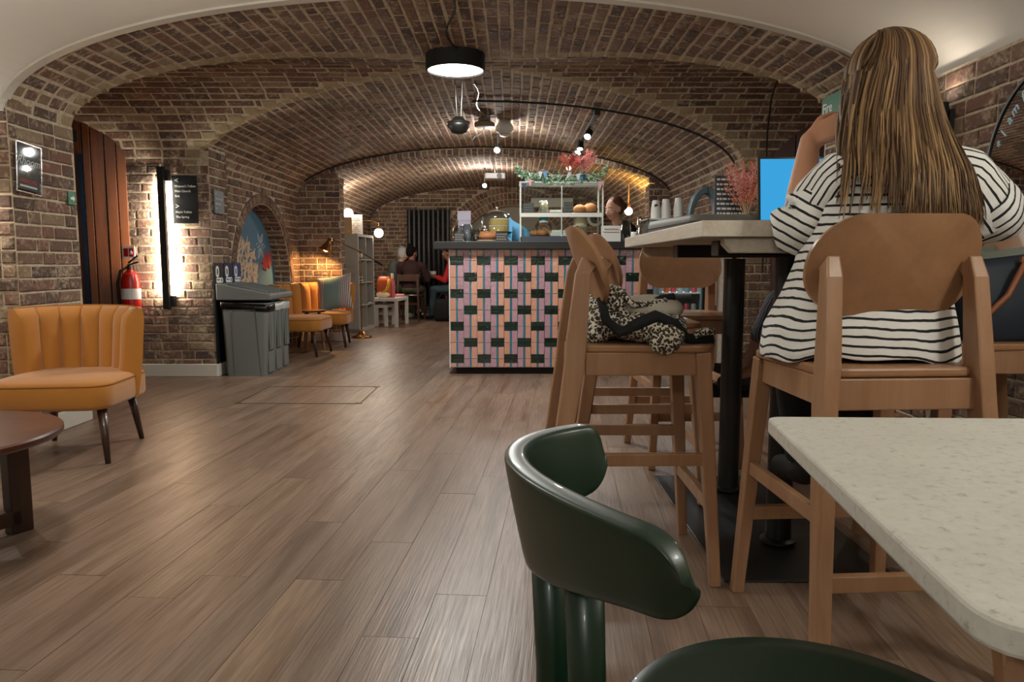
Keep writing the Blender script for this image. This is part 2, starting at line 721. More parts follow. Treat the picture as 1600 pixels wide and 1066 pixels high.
class Bricks:
    """collects bricks of one wall or vault, then builds the ones that show largest as objects and the rest as one part"""

    def __init__(s, parent, most=300):
        s.p, s.most, s.b = parent, most, []

    def put(s, c, u, n, w_, h, proud=0.004, m='brick'):
        s.b.append((V(c), V(u), V(n), w_, h, proud + R.uniform(-.002, .003), m))

    def wall(s, o, u, n, width, height, ok=None, h=.075, start=0, z0=0):
        o, u, n = V(o), V(u), V(n)
        nz = int(height / h + .5)
        hh = height / nz
        for k in range(nz):
            z = z0 + (k + .5) * hh
            x = -R.choice((.0, .11, .165, .05))
            flip = R.random() < .5
            while x < width:
                w_ = .225 if flip else .1125
                if R.random() < .12:
                    w_ = .225
                flip = not flip
                a, b = max(0, x), min(width, x + w_)
                x += w_
                if b - a < .03:
                    continue
                if ok:
                    # trim to the allowed span
                    while b - a > .045:
                        if not ok(b - .006, z):
                            b -= .01
                        elif not ok(a + .006, z):
                            a += .01
                        else:
                            break
                    if b - a <= .045 or not ok((a + b) / 2, z):
                        continue
                s.put(o + u * ((a + b) / 2) + V((0, 0, z)), u, n, b - a - .011, hh - .011)

    def build(s):
        scored = sorted(range(len(s.b)), key=lambda i: pxsize(s.b[i][0]) + (0 if inframe(s.b[i][0]) else 1000))
        single = set(i for i in scored[:s.most] if inframe(s.b[i][0]) and FPX * max(s.b[i][3], s.b[i][4]) / pxsize(s.b[i][0]) > 10)
        rest = MB()
        for i, (c, u, n, w_, h, pr, mt) in enumerate(s.b):
            m = frame(c, u, n)
            if i in single:
                key = ('s' if w_ > .15 else 'h', R.randrange(5), mt)
                if key not in BRICK_ME:
                    vs, fs = brick_verts(R, .21 if key[0] == 's' else .1, .064, proud=.006)
                    me = bpy.data.meshes.new('brick')
                    me.from_pydata(vs, [], fs)
                    me.materials.append(M[mt])
                    BRICK_ME[key] = me
                o = bpy.data.objects.new('brick', BRICK_ME[key])
                COL.objects.link(o)
                o.parent = s.p
                o.matrix_local = Matrix.Translation(V(n) * (pr - .006)) @ m @ Matrix.Diagonal((w_ / (.21 if key[0] == 's' else .1), h / .064, 1, 1))
            else:
                vs, fs = brick_verts(R, w_, h, proud=pr)
                rest.add(vs, fs, m, 0 if mt == 'brick' else 1)
        if rest.v:
            o = O('bricks', rest, None, s.p, mats=['brick', 'buff'])
            o['kind'] = 'stuff'


def plane_poly(mb, pts):
    mb.add(pts, [tuple(range(len(pts)))])


# ---------------------------------------------------------------- the vaulted room
X0, AV, ZS, BV = -.35, 2.32, 1.79, .62     # main barrel: axis x, half width, springing height, rise
YC, AC = 5.4725, .8975                          # cross barrel
YN, YE = 3.99, 14.0                        # brick vault runs from YN to the end wall
XL, XR = X0 - AV, X0 + AV                  # wall faces -2.67, 1.97
XWL, XWR = -4.9, 4.2                       # ends of the side passages


def vault_z(x, y):
    t = abs(x - X0) / AV
    if abs(y - YC) < AC:
        t = min(t, abs(y - YC) / AC)
    return ZS + BV * math.sqrt(max(0, 1 - t * t))


def build_shell():
    # ----- ceiling (brick)
    mb = MB()
    N = 64
    off = .004
    th = [PI * i / N for i in range(N + 1)]
    P = lambda a, y: (X0 - (AV + off) * math.cos(a), y, ZS + (BV + off) * math.sin(a))
    Q = lambda a, x: (x, YC - (AC + off) * math.cos(a), ZS + (BV + off) * math.sin(a))
    for i in range(N):
        a, b = th[i], th[i + 1]
        wa, wb = AC * abs(math.cos(a)), AC * abs(math.cos(b))
        mb.add([P(a, YN), P(b, YN), P(b, YC - wb), P(a, YC - wa)], [(0, 1, 2, 3)])
        mb.add([P(a, YC + wa), P(b, YC + wb), P(b, YE), P(a, YE)], [(0, 1, 2, 3)])
        da, db = AV * abs(math.cos(a)), AV * abs(math.cos(b))
        mb.add([Q(a, XWL), Q(b, XWL), Q(b, X0 - db), Q(a, X0 - da)], [(0, 1, 2, 3)])
        mb.add([Q(a, X0 + da), Q(b, X0 + db), Q(b, XWR), Q(a, XWR)], [(0, 1, 2, 3)])
    ceil = S(O('ceiling', mb, 'mortar'))
    B = Bricks(ceil, 300)

    def arc_samples(A_, B_, step):
        n = 2000
        L, out, pts = 0, [], []
        prev = None
        for i in range(n + 1):
            a = PI * i / n
            p = (A_ * math.cos(a), B_ * math.sin(a))
            if prev:
                L += math.hypot(p[0] - prev[0], p[1] - prev[1])
            pts.append((L, a))
            prev = p
        k = int(L / step)
        st = L / k
        j = 0
        for q in range(k):
            tgt = (q + .5) * st
            while pts[j][0] < tgt:
                j += 1
            out.append(pts[j][1])
        return out, st
    angs, st = arc_samples(AV, BV, .076)
    for ci, a in enumerate(angs):
        wv = AC * abs(math.cos(a))
        nrm = V((math.cos(a) / AV, 0, -math.sin(a) / BV)).normalized()
        for side, (lo, hi) in enumerate(((YN, YC - wv), (YC + wv, YE))):
            g0, g1 = (hi - .115, hi) if side == 0 else (lo, lo + .115)
            if g0 > lo - .01 and g1 < hi + .01 and abs(math.cos(a)) > .04:
                B.put(P(a, (g0 + g1) / 2), (0, 1, 0), nrm, .108, st - .008, m='buff')
                lo, hi = (lo, g0) if side == 0 else (g1, hi)
            y = lo - (.11 if ci % 2 else 0) - R.uniform(0, .03)
            while y < hi:
                L = .225
                if R.random() < .45:
                    L = .1125 + R.uniform(-.01, .03)
                a0, b0 = max(lo, y), min(hi, y + L)
                y += L
                if b0 - a0 < .04:
                    continue
                B.put(P(a, (a0 + b0) / 2), (0, 1, 0), nrm, b0 - a0 - .011, st - .011)
    angs, st = arc_samples(AC, BV, .076)
    for ci, a in enumerate(angs):
        dv = AV * abs(math.cos(a))
        nrm = V((0, math.cos(a) / AC, -math.sin(a) / BV)).normalized()
        for side, (lo, hi) in enumerate(((-3.95, X0 - dv), (X0 + dv, 3.3))):
            g0, g1 = (hi - .125, hi) if side == 0 else (lo, lo + .125)
            if abs(math.cos(a)) > .04:
                B.put(Q(a, (g0 + g1) / 2), (1, 0, 0), nrm, .118, st - .008, m='buff')
                lo, hi = (lo, g0) if side == 0 else (g1, hi)
            x = lo - (.11 if ci % 2 else 0) - R.uniform(0, .03)
            while x < hi:
                L = .225 if R.random() > .2 else .1125
                a0, b0 = max(lo, x), min(hi, x + L)
                x += L
                if b0 - a0 < .04:
                    continue
                B.put(Q(a, (a0 + b0) / 2), (1, 0, 0), nrm, b0 - a0 - .011, st - .011)
    B.build()
    # ----- rib over the far pilasters
    mb = MB()
    BR = BV - .085
    for i in range(N):
        a, b = th[i], th[i + 1]
        p = lambda a, y, r: (X0 - AV * math.cos(a), y, ZS + r * math.sin(a))
        mb.add([p(a, 9.3, BR), p(b, 9.3, BR), p(b, 9.5, BR), p(a, 9.5, BR)], [(0, 1, 2, 3)])
        mb.add([p(a, 9.3, BV + .02), p(b, 9.3, BV + .02), p(b, 9.3, BR), p(a, 9.3, BR)], [(0, 1, 2, 3)])
        mb.add([p(a, 9.5, BV + .02), p(b, 9.5, BV + .02), p(b, 9.5, BR), p(a, 9.5, BR)], [(0, 1, 2, 3)])
    rib = S(O('trim_1', mb, 'mortar'))
    B = Bricks(rib, 250)
    angs, st = arc_samples(AV, BR, .076)
    for ci, a in enumerate(angs):
        nrm = V((math.cos(a) / AV, 0, -math.sin(a) / BR)).normalized()
        pos = lambda y, r=0: V((X0 - AV * math.cos(a), y, ZS + BR * math.sin(a))) - nrm * r
        for k, L in enumerate((.2,) if ci % 2 else (.1, .1)):
            y = 9.3 + (sum(((.2,) if ci % 2 else (.1, .1))[:k])) + L / 2
            B.put(pos(y), (0, 1, 0), nrm, L - .011, st - .011)
        B.put(pos(9.3, .035), V((0, 1, 0)).cross(nrm), (0, -1, 0), st - .011, .07)
    B.build()

    # ----- left side
    def wallobj(name, faces, most=300):
        mb = MB()
        for f in faces:
            plane_poly(mb, f)
        return S(O(name, mb, 'mortar'))
    q = lambda a, b, z1, z0=0: [(a[0], a[1], z0), (b[0], b[1], z0), (b[0], b[1], z1), (a[0], a[1], z1)]
    e = .004
    # near pier: lit front at YN, dark reveal at XL, return at 4.575
    XP = XL + .002
    w1 = wallobj('wall_left', [q((-3.6, YN), (XP, YN), 1.80), q((XP, YN), (XP, 4.575), 1.80), q((XP, 4.575), (XWL, 4.575), ZS)])
    B = Bricks(w1)
    B.wall((-3.6, YN - e, 0), (1, 0, 0), (0, -1, 0), 3.6 + XP, 1.80)
    B.wall((XP + e, YN, 0), (0, 1, 0), (1, 0, 0), 4.575 - YN, ZS)
    B.wall((XL, 4.575 + e, 0), (-1, 0, 0), (0, 1, 0), 1.3, ZS)
    B.build()
    # middle pier: face at 6.37 and wall to the pilaster with the arched niche
    X2 = -2.575
    w2 = wallobj('wall_left.001', [q((XL, 6.37), (XWL, 6.37), ZS + .03), q((X2, 6.37), (XL, 6.37), 1.93), q((X2, 6.37), (X2, 6.74), 1.98), q((X2, 6.74), (XL, 6.74), 1.98)])
    B = Bricks(w2)
    B.wall((-4.0, 6.37 - e, 0), (1, 0, 0), (0, -1, 0), 4.0 + X2, ZS + .02)
    B.wall((X2 + e, 6.37, 0), (0, 1, 0), (1, 0, 0), .37, 1.95)
    B.build()
    NY, NH, NS, NR = 8.02, .90, .75, .86   # niche: centre, half width, springing, rise
    inside = lambda y, z, g=0: (abs(y - NY) < NH + g) and (z < NS or ((y - NY) / (NH + g)) ** 2 + ((z - NS) / (NR + g)) ** 2 < 1)
    mb = MB()
    n = 40
    ys = [6.37] + [NY - NH * math.cos(PI * i / n) for i in range(n + 1)] + [9.3]
    arch = lambda y: NS + NR * math.sqrt(max(0, 1 - ((y - NY) / NH) ** 2))
    plane_poly(mb, [(XL, 6.37, 0), (XL, NY - NH, 0), (XL, NY - NH, ZS), (XL, 6.37, ZS)])
    plane_poly(mb, [(XL, NY + NH, 0), (XL, 9.3, 0), (XL, 9.3, ZS), (XL, NY + NH, ZS)])
    for i in range(1, n + 1):
        a, b = ys[i], ys[i + 1]
        mb.add([(XL, a, arch(a)), (XL, b, arch(b)), (XL, b, ZS), (XL, a, ZS)], [(0, 1, 2, 3)])
    DP = .2
    prof = [(NY - NH, 0)] + [(ys[i], arch(ys[i])) for i in range(1, n + 2)] + [(NY + NH, 0)]
    for (a, za), (b, zb) in zip(prof, prof[1:]):
        mb.add([(XL, a, za), (XL, b, zb), (XL - DP, b, zb), (XL - DP, a, za)], [(0, 1, 2, 3)])
    w3 = S(O('wall_left.002', mb, 'mortar'))
    B = Bricks(w3)
    B.wall((XL + e, 6.37, 0), (0, 1, 0), (1, 0, 0), 9.3 - 6.37, ZS, ok=lambda u, z: not inside(6.37 + u, z, .125))
    # ring of headers on edge around the niche, and brick reveal
    for k in range(60):
        if k < 9 or k >= 51:
            zz = .0375 + (k if k < 9 else k - 51) * .08
            yy = NY - NH - .06 if k < 9 else NY + NH + .06
            B.put((XL + e, yy, zz), (0, 1, 0), (1, 0, 0), .105, .066)
        else:
            a = PI * (k - 8.5) / 42
            c_, s_ = math.cos(a), math.sin(a)
            dirv = V((0, -c_ / NH, s_ / NR)).normalized()
            B.put(V((XL + e, NY - NH * c_, NS + NR * s_)) + dirv * .06, dirv, (1, 0, 0), .105, .062 if 14 < k < 46 else .07, .01)
    for (a, za), (b, zb) in zip(prof, prof[1:]):
        L = math.hypot(b - a, zb - za)
        if L < .02:
            continue
        cnt = max(1, int(L / .075))
        for q_ in range(cnt):
            f = (q_ + .5) / cnt
            y, z = a + (b - a) * f, za + (zb - za) * f
            nn = V((0, NY - y, NS * .6 - z)).normalized() if z > NS else V((0, math.copysign(1, NY - y), 0))
            x = XL - .004
            while x > XL - DP + .03:
                bw = min(R.choice((.225, .1125)), x - (XL - DP))
                if bw > .04:
                    B.put((x - bw / 2, y, z), (1, 0, 0), nn, bw - .011, L / cnt - .01)
                x -= bw
    B.build()
    # niche back: painted mural panel
    mu = MB()
    mp = [(NY - NH + .02, .002)] + [(NY - (NH - .02) * math.cos(PI * i / 30), NS + (NR - .02) * math.sin(PI * i / 30)) for i in range(31)] + [(NY + NH - .02, .002)]
    mu.add([(XL - DP + .01 + .03 * 0, y, z) for y, z in mp] + [(XL - DP - .02, y, z) for y, z in mp], [tuple(range(len(mp)))] + [(i, (i + 1) % len(mp), len(mp) + (i + 1) % len(mp), len(mp) + i) for i in range(len(mp))])
    M['mural'] = mat('mural_blue', '4a7693', .7, var=.12, vscale=3)
    M['mural_cream'] = mat('mural_cream', 'd9bfa0', .7)
    M['mural_red'] = mat('mural_red', 'b5453c', .7)
    M['mural_white'] = mat('mural_white', 'b9c4c6', .7)
    mural = tag(O('mural', mu, 'mural'), 'blue painted panel with cream foliage and flowers inside the brick arched niche', 'mural')
    g = MB()
    rr = random.Random(3)
    xf = XL - DP + .013
    for k in range(420):
        y, z = rr.uniform(7.15, 8.3), rr.uniform(.55, 1.25)
        if ((y - 7.8) / .5) ** 2 + ((z - .9) / .32) ** 2 > 1:
            continue
        a = rr.uniform(0, PI)
        L = rr.uniform(.05, .12)
        pts = [(xf, y + L * t * math.cos(a) + .02 * math.sin(t * 3), z + L * t * math.sin(a)) for t in (-.5, 0, .5, .8)]
        g.tube(pts, lambda t: .012 * (1 - t * .6), 4)
    O('painted_foliage', g, 'mural_cream', mural)
    g = MB()
    for k in range(6):
        a = 2 * PI * k / 6
        cy, cz = 8.42, 1.18
        pts = [(xf, cy + .03 * math.cos(a), cz + .03 * math.sin(a)), (xf, cy + .1 * math.cos(a - .25), cz + .1 * math.sin(a - .25)), (xf, cy + .16 * math.cos(a), cz + .16 * math.sin(a)), (xf, cy + .1 * math.cos(a + .25), cz + .1 * math.sin(a + .25)), (xf, cy + .03 * math.cos(a), cz + .03 * math.sin(a))]
        g.tube(pts, .006, 4)
    O('painted_daisy', g, 'mural_white', mural)
    g = MB()
    for k in range(12):
        g.tube([(xf, 8.46 + .02 * k, .95 + rr.uniform(-.05, .05)), (xf, 8.56 + .022 * k, 1.08 + rr.uniform(-.05, .12))], lambda t: .018 * (1 - .7 * t), 4)
    O('painted_petals', g, 'mural_red', mural)
    # far pilaster and wall beyond
    PX = -2.14
    w4 = wallobj('wall_left.003', [q((XL, 9.3), (PX, 9.3), 2.05), q((PX, 9.3), (PX, 9.5), 2.05), q((PX, 9.5), (XL, 9.5), 2.05), q((XL, 9.5), (XL, YE), ZS)])
    B = Bricks(w4)
    topz = lambda x: ZS + BR * math.sqrt(max(0, 1 - ((x - X0) / AV) ** 2)) + .05
    B.wall((XL, 9.3 - e, 0), (1, 0, 0), (0, -1, 0), PX - XL, 2.1, ok=lambda u, z: z < topz(XL + u))
    B.wall((PX + e, 9.3, 0), (0, 1, 0), (1, 0, 0), .2, 2.05)
    B.wall((XL + e, 9.5, 0), (0, 1, 0), (1, 0, 0), YE - 9.5, ZS)
    B.build()
    # ----- right side
    RX = 1.90
    w5 = wallobj('wall_right', [q((RX, YN), (RX, 4.575), 1.95), q((RX, 4.575), (XWR, 4.575), ZS), q((2.0, YN), (RX, YN), 2.0), q((2.0, -4), (2.0, YN), 1.86)])
    B = Bricks(w5)
    B.wall((2.0 - e, .8, 0), (0, 1, 0), (-1, 0, 0), YN - .8, 1.85)
    B.wall((RX - e, YN, 0), (0, 1, 0), (-1, 0, 0), 4.575 - YN, 1.9)
    B.build()
    w6 = wallobj('wall_right.001', [q((XR, 6.37), (XWR, 6.37), ZS + .03), q((XR, 6.37), (XR, 9.3), ZS)])
    B = Bricks(w6)
    B.wall((XR, 6.37 - e, 0), (1, 0, 0), (0, -1, 0), 1.4, ZS)
    B.wall((XR - e, 6.37, 0), (0, 1, 0), (-1, 0, 0), 9.3 - 6.37, ZS)
    B.build()
    PXR = 1.70
    w7 = wallobj('wall_right.002', [q((XR, 9.3), (PXR, 9.3), 1.95), q((PXR, 9.3), (PXR, 9.5), 1.95), q((PXR, 9.5), (XR, 9.5), 1.95), q((XR, 9.5), (XR, YE), ZS)])
    B = Bricks(w7)
    B.wall((PXR, 9.3 - e, 0), (1, 0, 0), (0, -1, 0), XR - PXR, 2.05, ok=lambda u, z: z < topz(PXR + u))
    B.wall((PXR - e, 9.3, 0), (0, 1, 0), (-1, 0, 0), .2, 1.95)
    B.wall((XR - e, 9.5, 0), (0, 1, 0), (-1, 0, 0), YE - 9.5, ZS)
    B.build()
    # ----- end wall with the arched recess
    CX, CZ, RI, RO = .0, 1.0, 1.06, 1.41
    mb = MB()
    n = 48
    # wall plane as strips round the recess
    outer = []
    for i in range(n + 1):
        a = PI * i / n
        outer.append((CX - RI * math.cos(a), CZ + RI * math.sin(a)))
    def top(x):
        return vault_z(x, YE - .01)
    xs = [XL + (CX - RI - XL) * i / 12 for i in range(13)]
    for a, b in zip(xs, xs[1:]):
        mb.add([(a, YE, 0), (b, YE, 0), (b, YE, top(b)), (a, YE, top(a))], [(0, 1, 2, 3)])
    xs = [CX + RI + (XR - CX - RI) * i / 12 for i in range(13)]
    for a, b in zip(xs, xs[1:]):
        mb.add([(a, YE, 0), (b, YE, 0), (b, YE, top(b)), (a, YE, top(a))], [(0, 1, 2, 3)])
    for (a, za), (b, zb) in zip(outer, outer[1:]):
        mb.add([(a, YE, za), (b, YE, zb), (b, YE, top(b)), (a, YE, top(a))], [(0, 1, 2, 3)])
        mb.add([(a, YE, za), (b, YE, zb), (b, YE + .3, zb), (a, YE + .3, za)], [(0, 1, 2, 3)])
    for xx in (CX - RI, CX + RI):
        plane_poly(mb, [(xx, YE, 0), (xx, YE + .3, 0), (xx, YE + .3, CZ), (xx, YE, CZ)])
    wb = S(O('wall_back', mb, 'mortar'))
    B = Bricks(wb)
    def okw(u, z):
        x = XL + u
        if z > top(x) - .01:
            return False
        d = math.hypot(x - CX, z - CZ)
        return d > RO + .03 if z > CZ - .5 else abs(x - CX) > RI
    B.wall((XL, YE - e, 0), (1, 0, 0), (0, -1, 0), XR - XL, 2.42, ok=okw)
    for ring in range(3):
        r = RI + .06 + ring * .117
        cnt = int((PI + .9) * r / .078)
        for k in range(cnt):
            a = -.45 + (PI + .9) * (k + .5) / cnt
            d = V((-math.cos(a), 0, math.sin(a)))
            p = V((CX, YE - e, CZ)) + d * r
            if p.z < top(p.x) - .04:
                B.put(p, d, (0, -1, 0), .106, .066)
    B.build()
    mb = MB()
    pts = [(CX - RI, 0)] + outer + [(CX + RI, 0)]
    mb.add([(x, YE + .3, z) for x, z in pts], [tuple(range(len(pts)))])
    M['recess'] = mat('grey_recess_plaster', 'a39f95', .8)
    S(O('wall_back.001', mb, 'recess'))

    # ----- near room: plaster barrel, plaster rim, walls behind the camera
    mb = MB()
    n = 60
    A2, B2, C2 = 2.38, .60, -.31
    ZP = 1.78
    pl = lambda a, y, g=0: (C2 - (A2 + g) * math.cos(a), y, ZP + (B2 + g) * math.sin(a))
    for i in range(n):
        a, b = PI * i / n, PI * (i + 1) / n
        mb.add([pl(a, -4), pl(b, -4), pl(b, YN), pl(a, YN)], [(0, 1, 2, 3)])
    mb.add([(-2.67, -4, 1.78), (-2.67, YN, 1.78), (-3.6, YN, 1.80), (-3.6, -4, 1.80)], [(0, 1, 2, 3)])
    S(O('ceiling.001', mb, 'plaster', smooth=True))
    mb = MB()
    for i in range(n):
        a, b = PI * i / n, PI * (i + 1) / n
        if pl(b, 0)[0] > 2.02:
            continue
        fr = [pl(a, YN + .03, -.012), pl(b, YN + .03, -.012), pl(b, YN + .03, .2), pl(a, YN + .03, .2)]
        mb.add(fr, [(0, 1, 2, 3)])
        mb.add([pl(a, YN - .035, -.012), pl(b, YN - .035, -.012), pl(b, YN + .03, -.012), pl(a, YN + .03, -.012)], [(0, 1, 2, 3)])
        mb.add([pl(a, YN - .035, -.012), pl(b, YN - .035, -.012), pl(b, YN - .035, .01), pl(a, YN - .035, .01)], [(0, 1, 2, 3)])
    S(O('trim_2', mb, 'whitewood'))
    mb = MB()
    plane_poly(mb, q((-3.6, -4), (-3.6, YN), 1.8))
    S(O('wall_left.004', mb, 'plaster'))
    mb = MB()
    plane_poly(mb, q((-3.6, -4), (2.0, -4), 2.35))
    S(O('wall_front', mb, 'plaster'))

    # ----- timber walls closing the side passages
    def timber(name, p0, p1, wd, m, rr):
        p0, p1 = V(p0 + (0,)), V(p1 + (0,))
        L = (p1 - p0).length
        u = (p1 - p0) / L
        n_ = V((u.y, -u.x, 0))
        if n_.y > 0:
            n_ = -n_
        root = bpy.data.objects.new(name, None)
        COL.objects.link(root)
        S(root)
        s, k = 0, 0
        while s < L:
            w_ = min(wd[k % len(wd)], L - s)
            a, b = p0 + u * (s + .003), p0 + u * (s + w_ - .003)
            za, zb = vault_z(-9, a.y) + .02, vault_z(-9, b.y) + .02
            mb = MB()
            pr = .014 if k % 2 else .008
            f = n_ * pr
            bk = -n_ * .03
            mb.hexa([a + f, b + f, b + bk, a + bk], [a + f + V((0, 0, za)), b + f + V((0, 0, zb)), b + bk + V((0, 0, zb)), a + bk + V((0, 0, za))])
            O('plank', mb, m, root, bevel=.004)
            s += w_
            k += 1
        return root, u, n_
    d1, u, n_ = timber('door_1', (-3.27, 6.36), (-4.75, 5.67), (.075, .085, .1, .06, .13, .16), 'timber', 0)
    mb = MB()
    c = V((-3.27, 6.36, 0)) + u * .335 + n_ * .022
    mb.beam(c + V((0, 0, .25)), c + V((0, 0, 1.88)), .03, .02, side=u)
    M['slot'] = mat('dark_blue_glass', '16273d', .12)
    O('glazed_slot', mb, 'slot', d1)
    mb = MB()
    c2 = c + u * .03 + V((0, 0, 2.02))
    mb.box(c2, (.035, .02, .09), (0, 0, math.atan2(u.y, u.x)))
    O('vent_slot', mb, 'matteblack', d1)
    d2, u, n_ = timber('door_2', (2.22, 6.36), (3.9, 5.6), (.17, .16, .24, .2), 'maroon', 0)
    mb = MB()
    for s_, z in ((.34, 1.95), (.52, 2.0)):
        c2 = V((2.22, 6.36, z)) + u * s_ + n_ * .024
        mb.beam(c2, c2 + V((0, 0, .25)), .04, .012, side=u)
    O('slot', mb, 'matteblack', d2)
    # baseboards
    mb = MB()
    mb.box((XL + .012, (YN + 4.575) / 2, .055), (.024, 4.575 - YN, .11))
    S(O('baseboard_left', mb, 'whitewood', bevel=.006))
    mb = MB()
    mb.box((-2.91, 6.355, .055), (.70, .03, .11))
    mb.box((X2 + .012, 6.56, .055), (.024, .42, .11))
    S(O('baseboard_left.001', mb, 'whitewood', bevel=.006))
    mb = MB()
    mb.box(((XL + PX) / 2, 9.285, .055), (PX - XL, .03, .11))
    mb.box((PX + .014, 9.39, .055), (.028, .24, .11))
    S(O('baseboard_left.002', mb, 'whitewood', bevel=.006))
    mb = MB()
    mb.box((-1.85, YE - .012, .055), (1.6, .024, .11))
    S(O('baseboard_back', mb, 'whitewood', bevel=.006))

    # ----- floor planks
    mb = MB()
    plane_poly(mb, [(-5, -4, -.006), (4.3, -4, -.006), (4.3, 14.4, -.006), (-5, 14.4, -.006)])
    M['subfloor'] = mat('dark_joint', '4a3a2e', .8)
    fl = S(O('floor', mb, 'subfloor'))
    ca, sa = math.cos(-FLOOR_ROT), math.sin(-FLOOR_ROT)
    W, L = .152, 1.22
    cells = []
    for i in range(-40, 36):
        offs = (i * .37 + R.uniform(-.15, .15)) % 1.0 * L
        for j in range(-4, 13):
            cx, cy = i * W, j * L + offs
            x, y = cx * ca - cy * sa, cx * sa + cy * ca
            if -4.9 < x < 4.2 and -3.4 < y < 14.2:
                cells.append((x, y))
    cells.sort(key=lambda p: (0 if any(inframe((p[0] + sx * .07, p[1] + d, 0), 0) for d in (-.6, -.3, 0, .3, .6) for sx in (-1, 1)) else 100) + p[1])
    pm = MB()
    pm.box((0, 0, -.004), (W - .0012, L - .0015, .008))
    me = bpy.data.meshes.new('plank')
    me.from_pydata(pm.v, [], pm.f)
    me.materials.append(M['floor'])
    rest = MB()
    for k, (x, y) in enumerate(cells):
        if k < 290:
            o = bpy.data.objects.new('plank', me)
            COL.objects.link(o)
            o.parent = fl
            o.location = (x, y, R.uniform(-.0004, .0004))
            o.rotation_euler = (0, 0, -FLOOR_ROT)
        else:
            rest.add(pm.v, pm.f, Matrix.Translation((x, y, 0)) @ Matrix.Rotation(-FLOOR_ROT, 4, 'Z'))
    o = O('planks', rest, 'floor', fl)
    o['kind'] = 'stuff'
    # access hatch frame flush in the floor
    h = T('floor_hatch', 'thin metal edged access hatch flush in the wood plank floor', 'hatch', (-1.5, 5.46, 0))
    for nm, c, d in (('frame_edge', (0, -.36, .0015), (.9, .008, .003)), ('frame_edge', (.43, 0, .0015), (.008, .73, .003)), ('frame_edge', (-.44, 0, .0015), (.008, .73, .003)), ('frame_edge', (0, .36, .0015), (.9, .008, .003))):
        O(nm, MB().box(c, d), 'cork', h)
    for x, y in ((-.42, -.34), (.41, -.34), (.41, .34)):
        O('lifting_eye', MB().lathe([(.014, 0), (.014, .003), (.006, .004)], (x, y, 0), 12), 'cork', h)


build_shell()

# ---------------------------------------------------------------- lamps
def drum_lamp(loc, label, r=.19, e=40, h=.11, group=None):
    t = T('ceiling_lamp', label, 'lamp', loc, 0, group)
    zt = max(0.02, vault_z(loc[0], loc[1]) - loc[2] if loc[1] > YN else 2.31 - loc[2])
    O('drum', MB().lathe([(r - .012, .012), (r - .012, 0), (r, 0), (r, h), (.03, h), (.03, h - .01)], n=48, cap=False), 'matteblack', t, auto=40)
    O('diffuser', MB().lathe([(r - .014, .012), (.001, .006)], n=48, cap=True), 'lampface', t, smooth=True)
    if zt > h:
        O('stem', MB().lathe([(.012, h), (.012, zt)], n=12), 'matteblack', t)
    lamp('ceiling_lamp_light', 'AREA', (0, 0, -.01), e, 'f7faf5', t, size=r * 1.9, shape='DISK')
    return t


drum_lamp((-.39, 5.25, 2.30), 'round black drum ceiling lamp with glowing white face at vault crown', .205, 50, .115)
NEAR = 'added unseen opal globe pendants by the camera'


def added_pendant(loc, label, e, r=.11):  # invented pendant, hung out of view to brighten the brick vault and plaster
    t = T('added_pendant_lamp', label, 'lamp', loc, 0, NEAR)
    O('globe', MB().ball((0, 0, 0), r, 24, 16), 'globe', t, smooth=True)
    O('cap', MB().lathe([(.05, r - .02), (.05, r + .02), (.01, r + .04)], n=20), 'brass', t, auto=40)
    O('cord', MB().tube([(0, 0, r), (0, 0, 2.3 - loc[2])], .004, 6), 'matteblack', t)
    lamp('pendant_light', 'POINT', (0, 0, -r - .02), e, 'f7faf3', t, size=r)
    return t


added_pendant((-1.45, 2.3, 1.93), 'added unseen opal globe pendant over the left seating of the plastered room', 46)
added_pendant((1.62, .7, 1.9), 'added unseen opal globe pendant by the right wall over the stone topped table', 34)
added_pendant((-.4, -1.2, 1.9), 'added unseen opal globe pendant at the rear of the plastered room', 40)


def spot_head(name, loc, aim, e, label, col='fdf8f2', group=None, spot=95, r=.035, stem_to=None):
    t = T(name, label, 'spotlight', loc, 0, group)
    d = (V(aim) - V(loc)).normalized()
    m = d.to_track_quat('Z', 'Y').to_matrix().to_4x4()
    O('can', MB().lathe([(r * .7, -.11), (r, -.1), (r, .0), (r * .86, .0), (r * .86, -.012)], n=18, cap=False, mtx=m), 'matteblack', t, auto=40)
    O('bulb_face', MB().lathe([(r * .88, -.012), (.001, -.004)], n=18, mtx=m), 'spotface', t)
    back = m @ V((0, 0, -.06))
    zt = stem_to if stem_to is not None else vault_z(loc[0], loc[1]) - loc[2]
    O('stem', MB().tube([back, V((back.x, back.y, zt))], .008, 8), 'matteblack', t)
    if spot > 150:
        lamp(name + '_light', 'POINT', d * .05, e, col, t, size=.04)
    else:
        lamp(name + '_light', 'SPOT', d * .01, e, col, t, size=.03, aim=d * 2, spot=spot, blend=.6)
    return t


